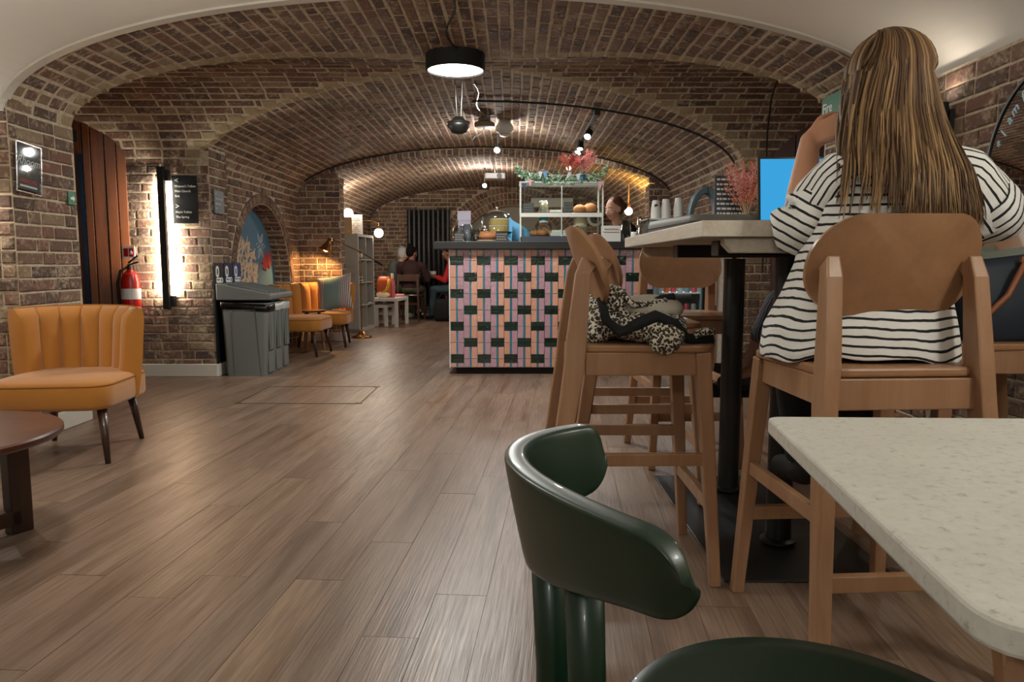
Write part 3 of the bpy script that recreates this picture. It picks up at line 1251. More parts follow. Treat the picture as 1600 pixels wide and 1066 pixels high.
def lights():
    # black track along the vault with spotlight heads
    tx = .72
    zt = vault_z(tx, 7) - .09
    tr = T('lighting_track', 'black ceiling track carrying spotlights over the tiled counter', 'track', (tx, 8.2, zt))
    O('rail', MB().box((0, 0, 0), (.035, 3.6, .03)), 'matteblack', tr, bevel=.004)
    O('hanger', MB().lathe([(.006, 0), (.006, vault_z(tx, 7) - zt)], (0, -1.5, 0), 8), 'matteblack', tr)
    O('hanger', MB().lathe([(.006, 0), (.006, vault_z(tx, 7) - zt)], (0, 1.5, 0), 8), 'matteblack', tr)
    O('feed_box', MB().box((0, -1.78, 0), (.05, .1, .05)), 'matteblack', tr, bevel=.004)
    g = 'spotlights on the ceiling track'
    for y, aim, e, lb in ((7.0, (.25, 5.6, 1.1), 26, 'nearest spotlight on the ceiling track, glaring towards the room'),
                          (7.75, (.62, 7.2, 1.2), 16, 'second spotlight from the near end of the ceiling track'),
                          (8.0, (.2, 7.3, 1.25), 16, 'third spotlight from the near end of the ceiling track'),
                          (8.7, (.9, 9.3, 1.9), 14, 'fourth spotlight on the ceiling track, turned away to the wall'),
                          (9.25, (.45, 7.4, 1.3), 16, 'farthest spotlight on the ceiling track')):
        spot_head('track_spotlight', (tx - .02, y, zt - .1), aim, e, lb, group=g, stem_to=.09)
    spot_head('ceiling_spotlight', (-.16, 8.0, 2.18), (-.6, 5.6, .6), 30, 'bright spotlight at the vault crown beside the smoke detector', spot=160)
    spot_head('ceiling_spotlight', (-.41, 11.2, 2.14), (-.6, 7.2, .3), 40, 'bright spotlight far down the vault above the end wall', spot=160)
    # disc with wire at the crown
    t = T('ceiling_rose', 'small flat round ceiling box with a loose wire at the crown', 'ceiling box', (-.27, 7.4, 2.33))
    O('disc', MB().lathe([(.09, -.02), (.1, -.015), (.1, .02), (.06, .04), (.06, .07)], n=24), 'stone', t, auto=40)
    O('loose_wire', MB().tube([(0, 0, -.02), (-.03, -.02, -.08), (-.09, -.02, -.11), (-.12, 0, -.14)], .004, 6), 'whiteplastic', t)
    # smoke detector
    t = T('smoke_detector', 'white domed smoke detector on the brick vault crown', 'smoke detector', (-.075, 7.55, 2.31))
    O('dome', MB().lathe([(.02, -.065), (.045, -.055), (.06, -.03), (.085, -.015), (.09, .0), (.09, .03), (.05, .1)], n=24), 'whiteplastic', t, smooth=True)
    O('sensor_ring', MB().lathe([(.05, -.045), (.056, -.04), (.052, -.036)], n=24, cap=False), 'steel', t)
    # hanging black bowl speaker on chrome rods and a green exit sign behind the drum lamp
    t = T('hanging_bowl_speaker', 'black bowl shaped speaker hanging on chrome rods behind the drum lamp', 'speaker', (-.42, 5.95, 2.07))
    O('bowl', MB().lathe([(.03, -.07), (.06, -.06), (.088, -.02), (.09, .02), (.06, .03), (.03, .06)], n=24), 'black', t, smooth=True)
    for k in (-.012, .018):
        O('rod', MB().tube([(k, 0, .02), (k * 2, -.05, .33)], .008, 8), 'chrome', t)
    O('rim', MB().lathe([(.088, .0), (.094, .004), (.088, .012)], n=24, cap=False), 'chrome', t)
    t = T('exit_sign', 'green running man exit sign panel hanging behind the drum lamp', 'sign', (-.36, 5.52, 2.36))
    O('panel', MB().box((0, 0, 0), (.28, .012, .05)), 'greensign', t, bevel=.003)
    for k in (-.1, .1):
        O('hanger', MB().tube([(k, 0, .02), (k, 0, .05)], .004, 6), 'chrome', t)
    # projector
    t = T('projector', 'small pale projector on a bracket far down the vault', 'projector', (-.2, 9.0, 2.02))
    O('case', MB().box((0, 0, 0), (.24, .2, .07)), 'whiteplastic', t, bevel=.01)
    O('lens', MB().lathe([(.03, 0), (.03, .03), (.024, .03)], (.05, -.1, 0), 16, mtx=Matrix.Rotation(PI / 2, 4, 'X')), 'black', t)
    O('bracket', MB().tube([(0, 0, .03), (-.05, .02, .33)], .012, 8), 'chrome', t)
    # round wall speaker
    t = T('wall_speaker', 'small round black and white speaker high on end wall right of the display case', 'speaker', (2.0 - .12, 13.9, 1.94))
    m = Matrix.Rotation(PI / 2, 4, 'X')
    t.location = (1.55, 13.9, 1.82)
    O('ring', MB().lathe([(.13, -.08), (.15, 0), (.15, .03), (.1, .035)], n=24, cap=False, mtx=m), 'whiteplastic', t, auto=40)
    O('cone', MB().lathe([(.125, .02), (.05, .0), (.03, .02), (.001, .025)], n=24, mtx=m), 'black', t, auto=40)
    # cables over the vault
    def arc_cable(y0, y1, a0, a1, lb):
        pts = []
        for k in range(41):
            a = a0 + (a1 - a0) * k / 40
            x = X0 - (AV - .02) * math.cos(a)
            y = y0 + (y1 - y0) * k / 40
            pts.append((x, y, min(ZS + (BV - .02) * math.sin(a), vault_z(x, y) - .018)))
        tag(O('cable', MB().tube(pts, .009, 6), 'matteblack'), lb, 'cable')
    arc_cable(6.6, 6.55, PI * .5, PI * .97, 'black cable clipped across the right half of the vault past the track')
    arc_cable(9.15, 9.15, PI * .1, PI * .95, 'black cable clipped along the arch rib before the far bay')
    pts = [(-.36 + .05 * math.sin(k * .7), 3.9 + k * .13, vault_z(-.36, 3.9 + k * .13) - .012) for k in range(11)]
    tag(O('cable', MB().tube(pts, .006, 6), 'matteblack'), 'thin dark cable running along the vault crown into the drum lamp', 'cable')
    pts = [(-.3 + .02 * math.sin(k * .9), 6.0 + k * .15, vault_z(-.3, 6.3 + k * .13) - .014) for k in range(14)]
    tag(O('conduit', MB().tube(pts, .007, 8), 'steel'), 'silver flexible conduit between the bowl speaker and the ceiling box', 'conduit')
    pts = [(2.14, 6.32, .9), (2.14, 6.32, 1.6), (2.1, 6.2, 2.05), (2.02, 5.9, 2.26), (1.95, 5.55, 2.35)]
    tag(O('cable', MB().tube(pts, .007, 6), 'matteblack'), 'thin black cable dropping beside the maroon side door', 'cable')
    # up and down wall light by the mirror
    t = T('wall_sconce', 'small black up and down wall light on brick behind the woman', 'wall lamp', (1.93, 3.42, 1.62))
    O('body', MB().lathe([(.035, -.08), (.04, -.08), (.04, .08), (.035, .08)], n=20, cap=False), 'matteblack', t, auto=40)
    O('back_plate', MB().box((.045, 0, 0), (.02, .06, .1)), 'matteblack', t)
    O('glow', MB().lathe([(.034, -.07), (.034, .07)], n=16), 'lampface', t)
    lamp('sconce_light', 'SPOT', (0, 0, .09), 1.3, 'fff0dc', t, size=.03, aim=(.02, 0, 1), spot=130)
    lamp('sconce_light', 'SPOT', (0, 0, -.09), 7, 'fff0dc', t, size=.03, aim=(.02, 0, -1), spot=120)
    # matching one that lights the near face of the left pier
    t = T('wall_sconce', 'small black up and down wall light on plastered wall left of the pier', 'wall lamp', (-3.0, 3.81, 1.5))
    O('body', MB().lathe([(.035, -.08), (.04, -.08), (.04, .08), (.035, .08)], n=20, cap=False), 'matteblack', t, auto=40)
    O('back_plate', MB().box((0, .1, 0), (.06, .16, .1)), 'matteblack', t)
    lamp('sconce_light', 'SPOT', (0, 0, .09), 6, 'fff0e0', t, size=.03, aim=(.3, .02, 1), spot=140)
    lamp('sconce_light', 'SPOT', (0, 0, -.09), 14, 'fff0e0', t, size=.03, aim=(.4, .02, -1), spot=140)
    # vertical linear wall light on the middle pier
    t = T('linear_wall_light', 'tall black bar wall light glowing onto brick beside the direction sign', 'wall lamp', (-2.952, 6.3, 1.19))
    O('bar', MB().box((0, 0, 0), (.055, .045, 1.2)), 'matteblack', t, bevel=.004)
    O('mount_bracket', MB().box((.03, .03, .53), (.05, .05, .09)), 'matteblack', t)
    O('mount_bracket', MB().box((.03, .03, -.53), (.05, .05, .09)), 'matteblack', t)
    O('led_strip', MB().box((0, .032, 0), (.05, .012, .96)), 'stripglow', t)
    for s in (-1, 1):
        for k in range(3):
            lamp('linear_light', 'AREA', (s * .034, .025, -.32 + .32 * k), 5.5, 'fff4e0', t, size=.02, shape='RECTANGLE', size_y=.32, aim=(s * .06, .07, -.32 + .32 * k))
            l = t.children[-1]
    # warm uplight behind the far right pilaster
    t = T('uplight', 'small brass uplight washing yellow over the far right vault', 'lamp', (1.88, 10.0, 1.6))
    O('cup', MB().lathe([(.03, 0), (.05, .02), (.06, .09), (.05, .09), (.04, .03)], n=18), 'gold', t, auto=40)
    O('arm', MB().tube([(0, 0, .02), (.04, 0, .0), (.08, 0, .0)], .01, 8), 'gold', t)
    O('bulb', MB().ball((0, 0, .07), .03), 'bulb', t, smooth=True)
    lamp('uplight_light', 'SPOT', (0, 0, .12), 40, 'ffd060', t, size=.03, aim=(-.35, -.1, 1), spot=150)
    # opal globe on the right
    t = T('globe_lamp', 'opal globe lamp glowing above the barista on the right', 'lamp', (1.61, 10.3, 1.70), 0, 'opal globe lamps')
    O('globe', MB().ball((0, 0, 0), .055), 'globe', t, smooth=True)
    O('cap', MB().lathe([(.03, .05), (.03, .08), (.01, .1), (.008, .55)], n=16), 'brass', t, auto=40)
    lamp('globe_light', 'POINT', (0, -.0, -.09), 14, 'ffe0a8', t, size=.06)


lights()


# ---------------------------------------------------------------- signs and small wall things
def signs():
    # directional sign
    t = T('direction_sign', 'black direction sign with white arrows listing toilets and church beside the bar light', 'sign', (-2.775, 6.34, 1.52))
    O('panel', MB().box((0, 0, 0), (.21, .018, .40)), 'signblack', t, bevel=.002)
    fm = lambda x, z: Matrix.Translation((x, -.0105, z)) @ Matrix.Rotation(PI / 2, 4, 'X')
    for s, z, sz in (("<", .14, .058), ("Women's Toilets", .103, .0255), ('Main Church', .062, .0255), ('Exit', .021, .0255), ('>', -.075, .058), ("Men's Toilets", -.113, .0255), ('The Spring', -.154, .0255)):
        text(s, sz, 'white', fm(-.08, z), t, 'lettering', bold=.0006)
    # smaller grey sign on the reveal
    t = T('direction_sign', 'small grey direction sign on the wall round the corner of the pier', 'sign', (-2.575 + .02, 6.50, 1.51))
    O('panel', MB().box((0, 0, 0), (.016, .21, .2)), 'signgrey', t, bevel=.002)
    rm = Matrix(((0, 0, 1), (1, 0, 0), (0, 1, 0))).to_4x4()
    for s, z, sz in (('<', .055, .035), ("Women's Toilets", .02, .0215), ('Main Church', -.022, .0215), ('Exit', -.062, .0215)):
        text(s, sz, 'white', Matrix.Translation((.0095, -.085, z)) @ rm, t)
    # wifi poster on near pier, in clear sleeve, slightly tilted
    t = T('poster', 'black password poster in a shiny clear sleeve on the near brick pier', 'poster', (XL + .022, 4.10, 1.495), 0)
    t.rotation_euler = (math.radians(-4), 0, 0)
    O('card', MB().box((0, 0, 0), (.008, .19, .235)), 'signblack', t)
    O('clear_sleeve', MB().box((.007, 0, 0), (.003, .21, .265)), 'sleeve', t)
    for y, z, sy, sz in ((0, .132, .211, .006), (0, -.132, .211, .006), (-.104, 0, .006, .26), (.104, 0, .006, .26)):
        O('sleeve_edge', MB().box((.008, y, z), (.006, sy, sz)), 'chrome', t, bevel=.002)
    tm = lambda y, z: Matrix.Translation((.0048, y, z)) @ rm
    text('WIFI', .022, 'pinkprint', tm(0, .075), t, align='CENTER')
    text('Rhoom', .064, 'white', tm(0, .018), t, shear=.35, align='CENTER')
    text('PASSWORD', .026, 'redprint', tm(0, -.078), t, align='CENTER', bold=.001)
    O('printed_line', MB().box((.0048, 0, -.098), (.001, .14, .010)), 'white', t)
    mb = MB()
    for k in range(3):
        mb.tube([(.005, -.02 + .02 * k, -.05), (.005, -.005 + .005 * k, -.02), (.005, -.03 + .03 * k, .0)], .003, 4)
    O('printed_flower', mb, 'stone', t)
    # small green tag on the pier edge
    t = T('green_tag', 'tiny dark green notice at the far edge of near pier', 'notice', (XL + .016, 4.5, 1.37))
    O('panel', MB().box((0, 0, 0), (.008, .075, .075)), 'greensign', t, bevel=.001)
    O('arrow', MB().prism([(-.02, -.008), (.005, -.008), (.005, -.02), (.025, 0), (.005, .02), (.005, .008), (-.02, .008)], .002, Matrix.Translation((.005, 0, 0)) @ rm), 'white', t)
    # fire action sign + extinguisher
    t = T('fire_action_sign', 'small white and red fire action notice above the extinguisher', 'sign', (-3.27, 6.325, 1.075))
    O('panel', MB().box((0, 0, 0), (.105, .008, .10)), 'white', t)
    for k in (-.023, .023):
        O('red_square', MB().box((k, -.005, 0), (.038, .003, .07)), 'red', t)
    O('flame', MB().prism([(-.008, -.018), (.008, -.018), (.011, 0), (.0, .02), (-.011, 0)], .002, Matrix.Translation((.023, -.0066, 0)) @ Matrix.Rotation(PI / 2, 4, 'X')), 'white', t)
    t = T('fire_extinguisher', 'red fire extinguisher hanging at the corner of the dark timber door', 'fire extinguisher', (-3.235, 6.26, .45))
    O('cylinder', MB().lathe([(.05, 0), (.072, .01), (.075, .03), (.075, .38), (.06, .44), (.03, .465), (.025, .48)], n=28), 'red', t, auto=35)
    O('base_ring', MB().lathe([(.05, -.01), (.078, -.01), (.078, .05), (.05, .05)], n=28), 'black', t, auto=35)
    O('label_panel', MB().lathe([(.0765, .23), (.0765, .32)], n=28, cap=False), 'paper', t)
    mb = MB().lathe([(.02, .48), (.02, .52)], n=14)
    mb.box((.03, 0, .53), (.1, .018, .012), (0, -.3, 0))
    mb.box((.03, 0, .565), (.1, .018, .012), (0, -.65, 0))
    O('valve_handle', mb, 'black', t)
    O('hose', MB().tube([(-.02, 0, .5), (-.07, -.02, .47), (-.095, -.03, .36), (-.09, -.03, .2), (-.085, -.02, .12)], .011, 8), 'black', t, smooth=True)
    # fire exit sign on the right pier
    t = T('fire_exit_sign', 'green fire exit sign with white border on the right brick pier', 'sign', (1.90 - .02, 4.44, 1.87))
    O('panel', MB().box((0, 0, 0), (.012, .26, .22)), 'white', t)
    O('green_field', MB().box((-.0065, 0, 0), (.003, .245, .205)), 'greensign', t)
    lm = Matrix(((0, 0, -1), (-1, 0, 0), (0, 1, 0))).to_4x4()
    for s, z in (('Fire', .0), ('exit', -.085)):
        text(s, .085, 'white', Matrix.Translation((-.0085, .115, z)) @ lm, t, bold=.001)
    # mirror
    t = T('round_mirror', 'large round mirror with chalk writing on the brick wall behind the woman', 'mirror', (1.97, 2.71, 1.345))
    m = Matrix(((0, 0, -1), (-1, 0, 0), (0, 1, 0))).to_4x4()
    O('glass', MB().prism([(.386 * math.cos(2 * PI * k / 72), .386 * math.sin(2 * PI * k / 72)) for k in range(72)], .012, m @ Matrix.Translation((0, 0, -.004))), 'mirror', t)
    O('rim', MB().lathe([(.383, .004), (.383, .014), (.393, .014), (.396, .0), (.393, -.02), (.37, -.02)], n=72, cap=False, mtx=m), 'black', t, auto=40)
    M['chalk'] = mat('chalk_paint', 'b9d3e6', .8)
    # writing follows the rim: angle measured at the wall plane, from the far side upwards
    def arcw(s, a0, r, size, shear=.25):
        a = a0
        for ch in s:
            wd = size * (.42 if ch in 'fIr*' else .8 if ch == 'm' else .56) if ch != ' ' else size * .4
            if ch != ' ':
                am = a + wd / r / 2
                u = V((0, math.cos(am), math.sin(am)))
                yv, zv = V((0, math.cos(am) * r, math.sin(am) * r)), None
                xdir = V((0, -math.sin(am), math.cos(am)))
                mm = Matrix((xdir, u, xdir.cross(u))).transposed().to_4x4()
                mm.translation = V((-.0095, yv.y, yv.z)) - xdir * wd * .45
                text(ch, size, 'chalk', mm, t, 'chalk_letter', shear=shear)
            a += wd / r
        return a
    arcw('* I am for', .28, .315, .058)
    mb = MB().tube([(-.0095, .3 * math.cos(1.2), .3 * math.sin(1.2)), (-.0095, .27, .25), (-.0095, .3, .22)], .004, 4)


signs()


# ---------------------------------------------------------------- bar table and stools
def bar_table():
    t = T('bar_table', 'tall whitewashed board table on two black posts', 'table', (.93, 2.79, 0))
    zt, hw, hl = 1.1, .40, .705
    n = 4
    bw = 2 * hw / n
    for k in range(n):
        O('top_board', MB().box((-hw + bw * (k + .5), 0, zt - .0225), (bw - .0015, 2 * hl, .045)), 'whitewash', t, bevel=.003)
    O('edge_band', MB().box((0, -hl - .006, zt - .0225), (2 * hw, .012, .045)), 'whitewash', t, bevel=.002)
    for y in (-hl + .05, hl - .05):
        mb = MB()
        pr = [(-.30, zt - .09), (.30, zt - .09), (.325, zt - .065), (.325, zt - .046), (-.325, zt - .046), (-.325, zt - .065)]
        mb.prism(pr, .05, Matrix.Translation((0, y + .025, 0)) @ Matrix.Rotation(PI / 2, 4, 'X'))
        O('under_batten', mb, 'whitewash', t, bevel=.004)
    for y in (-.30, .30):
        O('post', MB().lathe([(.043, .016), (.043, zt - .1)], (0, y, 0), 24), 'black', t, auto=40)
        O('top_spider', MB().box((0, y, zt - .07), (.5, .09, .05)), 'black', t, bevel=.004)
        O('flange', MB().lathe([(.06, .016), (.06, .024), (.045, .03)], (0, y, 0), 24), 'black', t)
    O('base_plate', MB().box((0, -.04, .0035), (.55, 1.14, .006)), 'black', t, bevel=.003)
    return t


bar_table()


def bentback(mb, w_, h, th, bend, x0, z0, tilt, n=14, r=.10):
    """curved plywood back: local front is +x; plane tilted so its lower edge lies further forward"""
    rows = []
    out = rrect(w_, h, r, 7)
    # grid fill: concentric rings of the outline
    def pos(a, b, off):
        y = a
        b = b * (1 + .13 * (1 - (2 * a / w_) ** 2))
        x = x0 - bend * (1 - (2 * y / w_) ** 2) - math.tan(tilt) * b + off
        return (x, y, z0 + b)
    rings = []
    for s in (.02, .35, .65, .85, .96, 1.0):
        rings.append([pos(p[0] * s, p[1] * s, th / 2) for p in out])
    for s in (1.0, .96, .85, .65, .35, .02):
        rings.append([pos(p[0] * s, p[1] * s, -th / 2) for p in out])
    mb.loft(rings)
    return mb


def make_stool(label, loc, rz):
    t = T('bar_stool', label, 'bar stool', loc, rz, 'wooden bar stools round the tall table')
    W = 'stoolwood'
    # seat: rounded board, slightly dished
    seat = [(p[0] + .05, p[1]) for p in rrect(.43, .41, .06, 6)]
    O('seat', MB().prism([(x, y * (1.0 if x > 0 else .94)) for x, y in seat], .022, Matrix.Translation((0, 0, .715))), 'plywood', t, bevel=.006)
    sv = []
    for s in (-1, 1):
        # front leg
        sv.append(O('leg', MB().beam((.27, s * .218, 0), (.222, s * .18, .714), .034, .032, .046, .046), W, t, bevel=.004))
        # rear leg running on as back post
        mb = MB()
        a = [(-.265, s * .225, 0), (-.165, s * .19, .66), (-.158, s * .184, .74), (-.126, s * .172, 1.0)]
        q = lambda p, wx, wy: [(p[0] - wx / 2, p[1] - wy / 2, p[2]), (p[0] + wx / 2, p[1] - wy / 2, p[2]), (p[0] + wx / 2, p[1] + wy / 2, p[2]), (p[0] - wx / 2, p[1] + wy / 2, p[2])]
        a3 = (-.139, s * .1755, .95)
        top = q(a[3], .03, .032)
        top[1] = (top[1][0] + .012, top[1][1], top[1][2] - .03)
        top[2] = (top[2][0] + .012, top[2][1], top[2][2] - .03)
        mb.loft([q(a[0], .036, .036), q(a[1], .06, .040), q(a[2], .062, .040), q(a3, .044, .039), top])
        sv.append(O('leg', mb, W, t, bevel=.005))
        # side apron and side stretcher
        O('apron', MB().beam((-.13, s * .186, .68), (.205, s * .178, .68), .07, .022, side=(0, 0, 1)), W, t, bevel=.003)
        O('stretcher', MB().beam((-.20, s * .205, .39), (.24, s * .198, .39), .038, .022, side=(0, 0, 1)), W, t, bevel=.003)
    O('apron', MB().beam((.218, -.17, .68), (.218, .17, .68), .07, .022, side=(0, 0, 1)), W, t, bevel=.003)
    O('apron', MB().beam((-.158, -.18, .675), (-.158, .18, .675), .075, .022, side=(0, 0, 1)), W, t, bevel=.003)
    O('footrest', MB().beam((.252, -.2, .25), (.252, .2, .25), .04, .026, side=(0, 0, 1)), W, t, bevel=.003)
    O('stretcher', MB().beam((-.228, -.2, .245), (-.228, .2, .245), .04, .024, side=(0, 0, 1)), W, t, bevel=.003)
    for k, (x, y) in enumerate(((.27, -.218), (-.265, -.225), (.27, .218), (-.265, .225))):
        O('foot_glide', MB().lathe([(.014, 0), (.016, .004), (.016, .008)], (x, y, -.0005), 14), 'steel', sv[k])
    O('backrest', bentback(MB(), .425, .218, .014, .05, -.085, .975, .36), 'plywood', t, auto=50)
    return t


STA = make_stool('wooden bar stool holding the leopard print bag, left of the tall table', (.35, 2.38, 0), 0)
stB = dup(STA, (.50, 3.12, .008), 0, 'second wooden bar stool along the left table side, behind the leopard bag')
stC = dup(STA, (.87, 3.72, 0), -PI / 2 + .05, 'empty wooden bar stool facing the camera at the far table end')
stD = dup(STA, (.91, 1.87, 0), PI / 2 + .06, 'wooden bar stool the long haired woman sits on, seen from behind')
stE = dup(STA, (1.52, 2.36, .008), PI, 'wooden bar stool holding the navy bag, right of the tall table')
stF = dup(STA, (1.59, 3.27, .008), PI, 'wooden bar stool mostly hidden behind the long haired woman')


# ---------------------------------------------------------------- front table and green chair
def front_table():
    t = T('stone_table', 'pale speckled stone topped table in the right foreground', 'table', (.75, .8, 0))
    zt, th = .742, .024
    C = [(.398, 1.135), (1.25, 1.105), (1.16, .435), (.316, .455)]
    cs = []
    r = .03
    for k in range(4):
        p, a, b = V(C[k]), V(C[k - 1]), V(C[(k + 1) % 4])
        d1, d2 = (a - p).normalized(), (b - p).normalized()
        rr = .05 if k == 3 else .022
        p1, p2 = p + d1 * rr, p + d2 * rr
        for q in range(7):
            f = q / 6
            cs.append((1 - f) ** 2 * p1 + 2 * f * (1 - f) * p + f * f * p2)
    poly = [(p.x - .75, p.y - .8) for p in cs]
    poly.reverse()
    O('tabletop', MB().prism(poly, th, Matrix.Translation((0, 0, zt - th))), 'terrazzo', t, bevel=.004)
    for x, y in ((-.375, -.315), (.35, -.29), (.05, .27), (.42, .25)):
        O('leg', MB().beam((x, y, zt - th), (x + .012, y - .02 * (1 if y < 0 else -1), 0), .042, .042, .026, .026, side=(1, 0, 0)), 'stoolwood', t, bevel=.004)
    O('apron', MB().box((.0, .0, zt - th - .03), (.50, .36, .05)), 'stoolwood', t, bevel=.004)


front_table()


def green_chair():
    t = T('dining_chair', 'dark green lacquered chair with curved back rail in the foreground', 'chair', (.32, .72, 0))
    # seat
    zs = .478
    O('seat', MB().lathe([(.02, -.022), (.19, -.022), (.212, -.012), (.216, .0), (.205, .012), (.185, .008), (.02, -.002)], (0, 0, zs), 64), 'green', t, smooth=True)
    # bent back rail: plan curve from the far tip round to the near tip
    P0, P1, P2 = V((-.205, .145)), V((-.402, .055)), V((-.185, -.215))
    rings = []
    n = 48
    ZT = .788
    def hgt(f):
        pts = [(0, .075), (.2, .095), (.45, .125), (.7, .104), (.9, .08), (1, .072)]
        for (a, ha), (c, hc_) in zip(pts, pts[1:]):
            if f <= c:
                return ha + (hc_ - ha) * (f - a) / (c - a)
    for i in range(n + 1):
        f = .5 - .5 * math.cos(PI * i / n)
        p = (1 - f) ** 2 * P0 + 2 * f * (1 - f) * P1 + f * f * P2
        d = (2 * (1 - f) * (P1 - P0) + 2 * f * (P2 - P1)).normalized()
        nn = V((d.y, -d.x))
        if nn.x > 0:
            nn = -nn
        q = min(f, 1 - f) * .62 / .036
        e = math.sqrt(max(0, 1 - (1 - min(1, q)) ** 2))
        h = hgt(f) * (.08 + .92 * e)
        th = .026 * (.3 + .7 * e)
        top = ZT - hgt(f) * (1 - (.08 + .92 * e)) * .5
        ring = []
        prof = [(-.5, -.06), (-.46, -.02), (-.3, 0), (.3, 0), (.46, -.02), (.5, -.07), (.5, -.5), (.46, -.93), (.34, -.98), (.1, -1), (-.1, -1), (-.3, -.97), (-.44, -.9), (-.5, -.5)]
        for u, v in prof:
            tt = .62 + .38 * (1 + v)
            pt = p + nn * (u * th * tt + .018 * (1 + v))
            ring.append((pt.x, pt.y, top + v * h))
        rings.append(ring)
    O('back_rail', MB().loft(rings), 'green', t, smooth=True, subs=1)
    for (x, y) in ((-.282, .03), (-.252, -.045)):
        O('back_leg', MB().tube([(x, y, .70), (x + .006, y, .55), (x + .004, y, .44), (x - .02, y * 1.6, 0)], lambda f: .0195 - .004 * f, 16), 'green', t, smooth=True)
        O('seat_bracket', MB().tube([(x, y, .455), (-.15, y * 1.3, .462)], .011, 10), 'green', t, smooth=True)
    for x, y in ((.14, .13), (.14, -.13)):
        O('front_leg', MB().tube([(x, y, .46), (x * 1.25, y * 1.25, 0)], lambda f: .019 - .006 * f, 14), 'green', t, smooth=True)


green_chair()


# ---------------------------------------------------------------- mustard channel-back armchair
def make_armchair(label, loc, rz, group='mustard channel back chairs'):
    """front is -y"""
    t = T('cocktail_chair', label, 'armchair', loc, rz, group)
    # seat cushion block: rounded plan, bowed front
    rings = []
    plan = []
    for p in rrect(.585, .56, .09, 6):
        plan.append((p[0], p[1] - .03 - (.02 * (1 - (p[0] / .2925) ** 2) if p[1] < 0 else 0)))
    for s, z in ((.90, .265), (.97, .272), (1.0, .29), (1.0, .375), (.985, .395), (.93, .408), (.75, .418), (.4, .424), (.02, .426)):
        rings.append([(x * s, y * s + (-.0), z) for x, y in plan])
    O('seat', MB().loft(rings), 'mustard', t, smooth=True)
    O('piping', MB().tube([(x * .992, y * .992, .388) for x, y in plan] + [(plan[0][0] * .992, plan[0][1] * .992, .388)], .005, 6, cap=False), 'mustard_pipe', t)
    # curved back of seven padded channels
    n = 7
    A = math.radians(66)
    def Sf(u, v, off):
        a = u * A
        hw = .295 + .03 * v - .03 * max(0, .4 - v)
        x = (hw - off) * math.sin(a) / math.sin(A)
        y = .24 + .05 * v - (.20 + .02 * v) * (1 - math.cos(a)) / (1 - math.cos(A)) - off * math.cos(a)
        z = .272 + .478 * v - .006 * (abs(u) ** 3) * v
        return (x, y, z)
    for k in range(n):
        u0, u1 = -1 + 2 * k / n, -1 + 2 * (k + 1) / n
        rings = []
        m = 10
        for j in range(m + 1):
            v = j / m
            ring = []
            top = 1 - max(0, (v - .86) / .14) ** 2 * .55
            for i in range(9):
                f = i / 8
                b = .055 * top + .022 * math.sin(PI * f) ** .6 * top
                ring.append(Sf(u0 + (u1 - u0) * f, v, b))
            for i in range(9):
                f = 1 - i / 8
                ring.append(Sf(u0 + (u1 - u0) * f, v, -.012 * math.sin(PI * f) * 0 - .02 * top))
            rings.append(ring)
        O('back_channel', MB().loft(rings), 'mustard', t, auto=55)
    pts = [Sf(-1 + 2 * i / 40, 1.0, .012) for i in range(41)]
    O('piping', MB().tube(pts, .006, 6), 'mustard_pipe', t)
    for x, y in ((-.235, -.235), (.235, -.235), (-.2, .2), (.2, .2)):
        O('leg', MB().tube([(x, y, .275), (x * 1.16, y * 1.22, 0)], lambda f: .024 - .011 * f, 14), 'walnutleg', t, smooth=True)
    return t


AC1 = make_armchair('mustard channel back chair by the near brick pier and round table', (-2.29, 3.80, 0), math.radians(6))
ac2 = dup(AC1, (-2.24, 8.86, 0), math.radians(3), 'mustard channel back chair holding the striped cushion under the brass lamp')
ac3 = dup(AC1, (-2.33, 7.97, 0), math.radians(88), 'mustard channel back chair half hidden behind the grey bins')


def coffee_table():
    t = T('coffee_table', 'round dark walnut coffee table at the left edge', 'coffee table', (-1.955, 2.36, 0))
    O('tabletop', MB().lathe([(.38, .39), (.412, .392), (.42, .400), (.42, .414), (.414, .420), (.02, .421)], n=72), 'walnut', t, auto=40)
    for k in range(4):
        a = math.radians(62 + 90 * k)
        x, y = .30 * math.cos(a), .30 * math.sin(a)
        O('leg', MB().beam((x, y, .39), (x, y, 0), .075, .055, side=(math.cos(a), math.sin(a), 0)), 'walnutleg', t, bevel=.004)
    for k in range(2):
        a = math.radians(62 + 90 * k)
        c, s = math.cos(a), math.sin(a)
        O('cross_rail', MB().beam((-.3 * c, -.3 * s, .06 + .0 * k), (.3 * c, .3 * s, .06 + .0 * k), .055, .055, side=(0, 0, 1)), 'walnutleg', t, bevel=.004)
        O('cross_rail', MB().beam((-.3 * c, -.3 * s, .36), (.3 * c, .3 * s, .36), .05, .055, side=(0, 0, 1)), 'walnutleg', t, bevel=.004)


coffee_table()


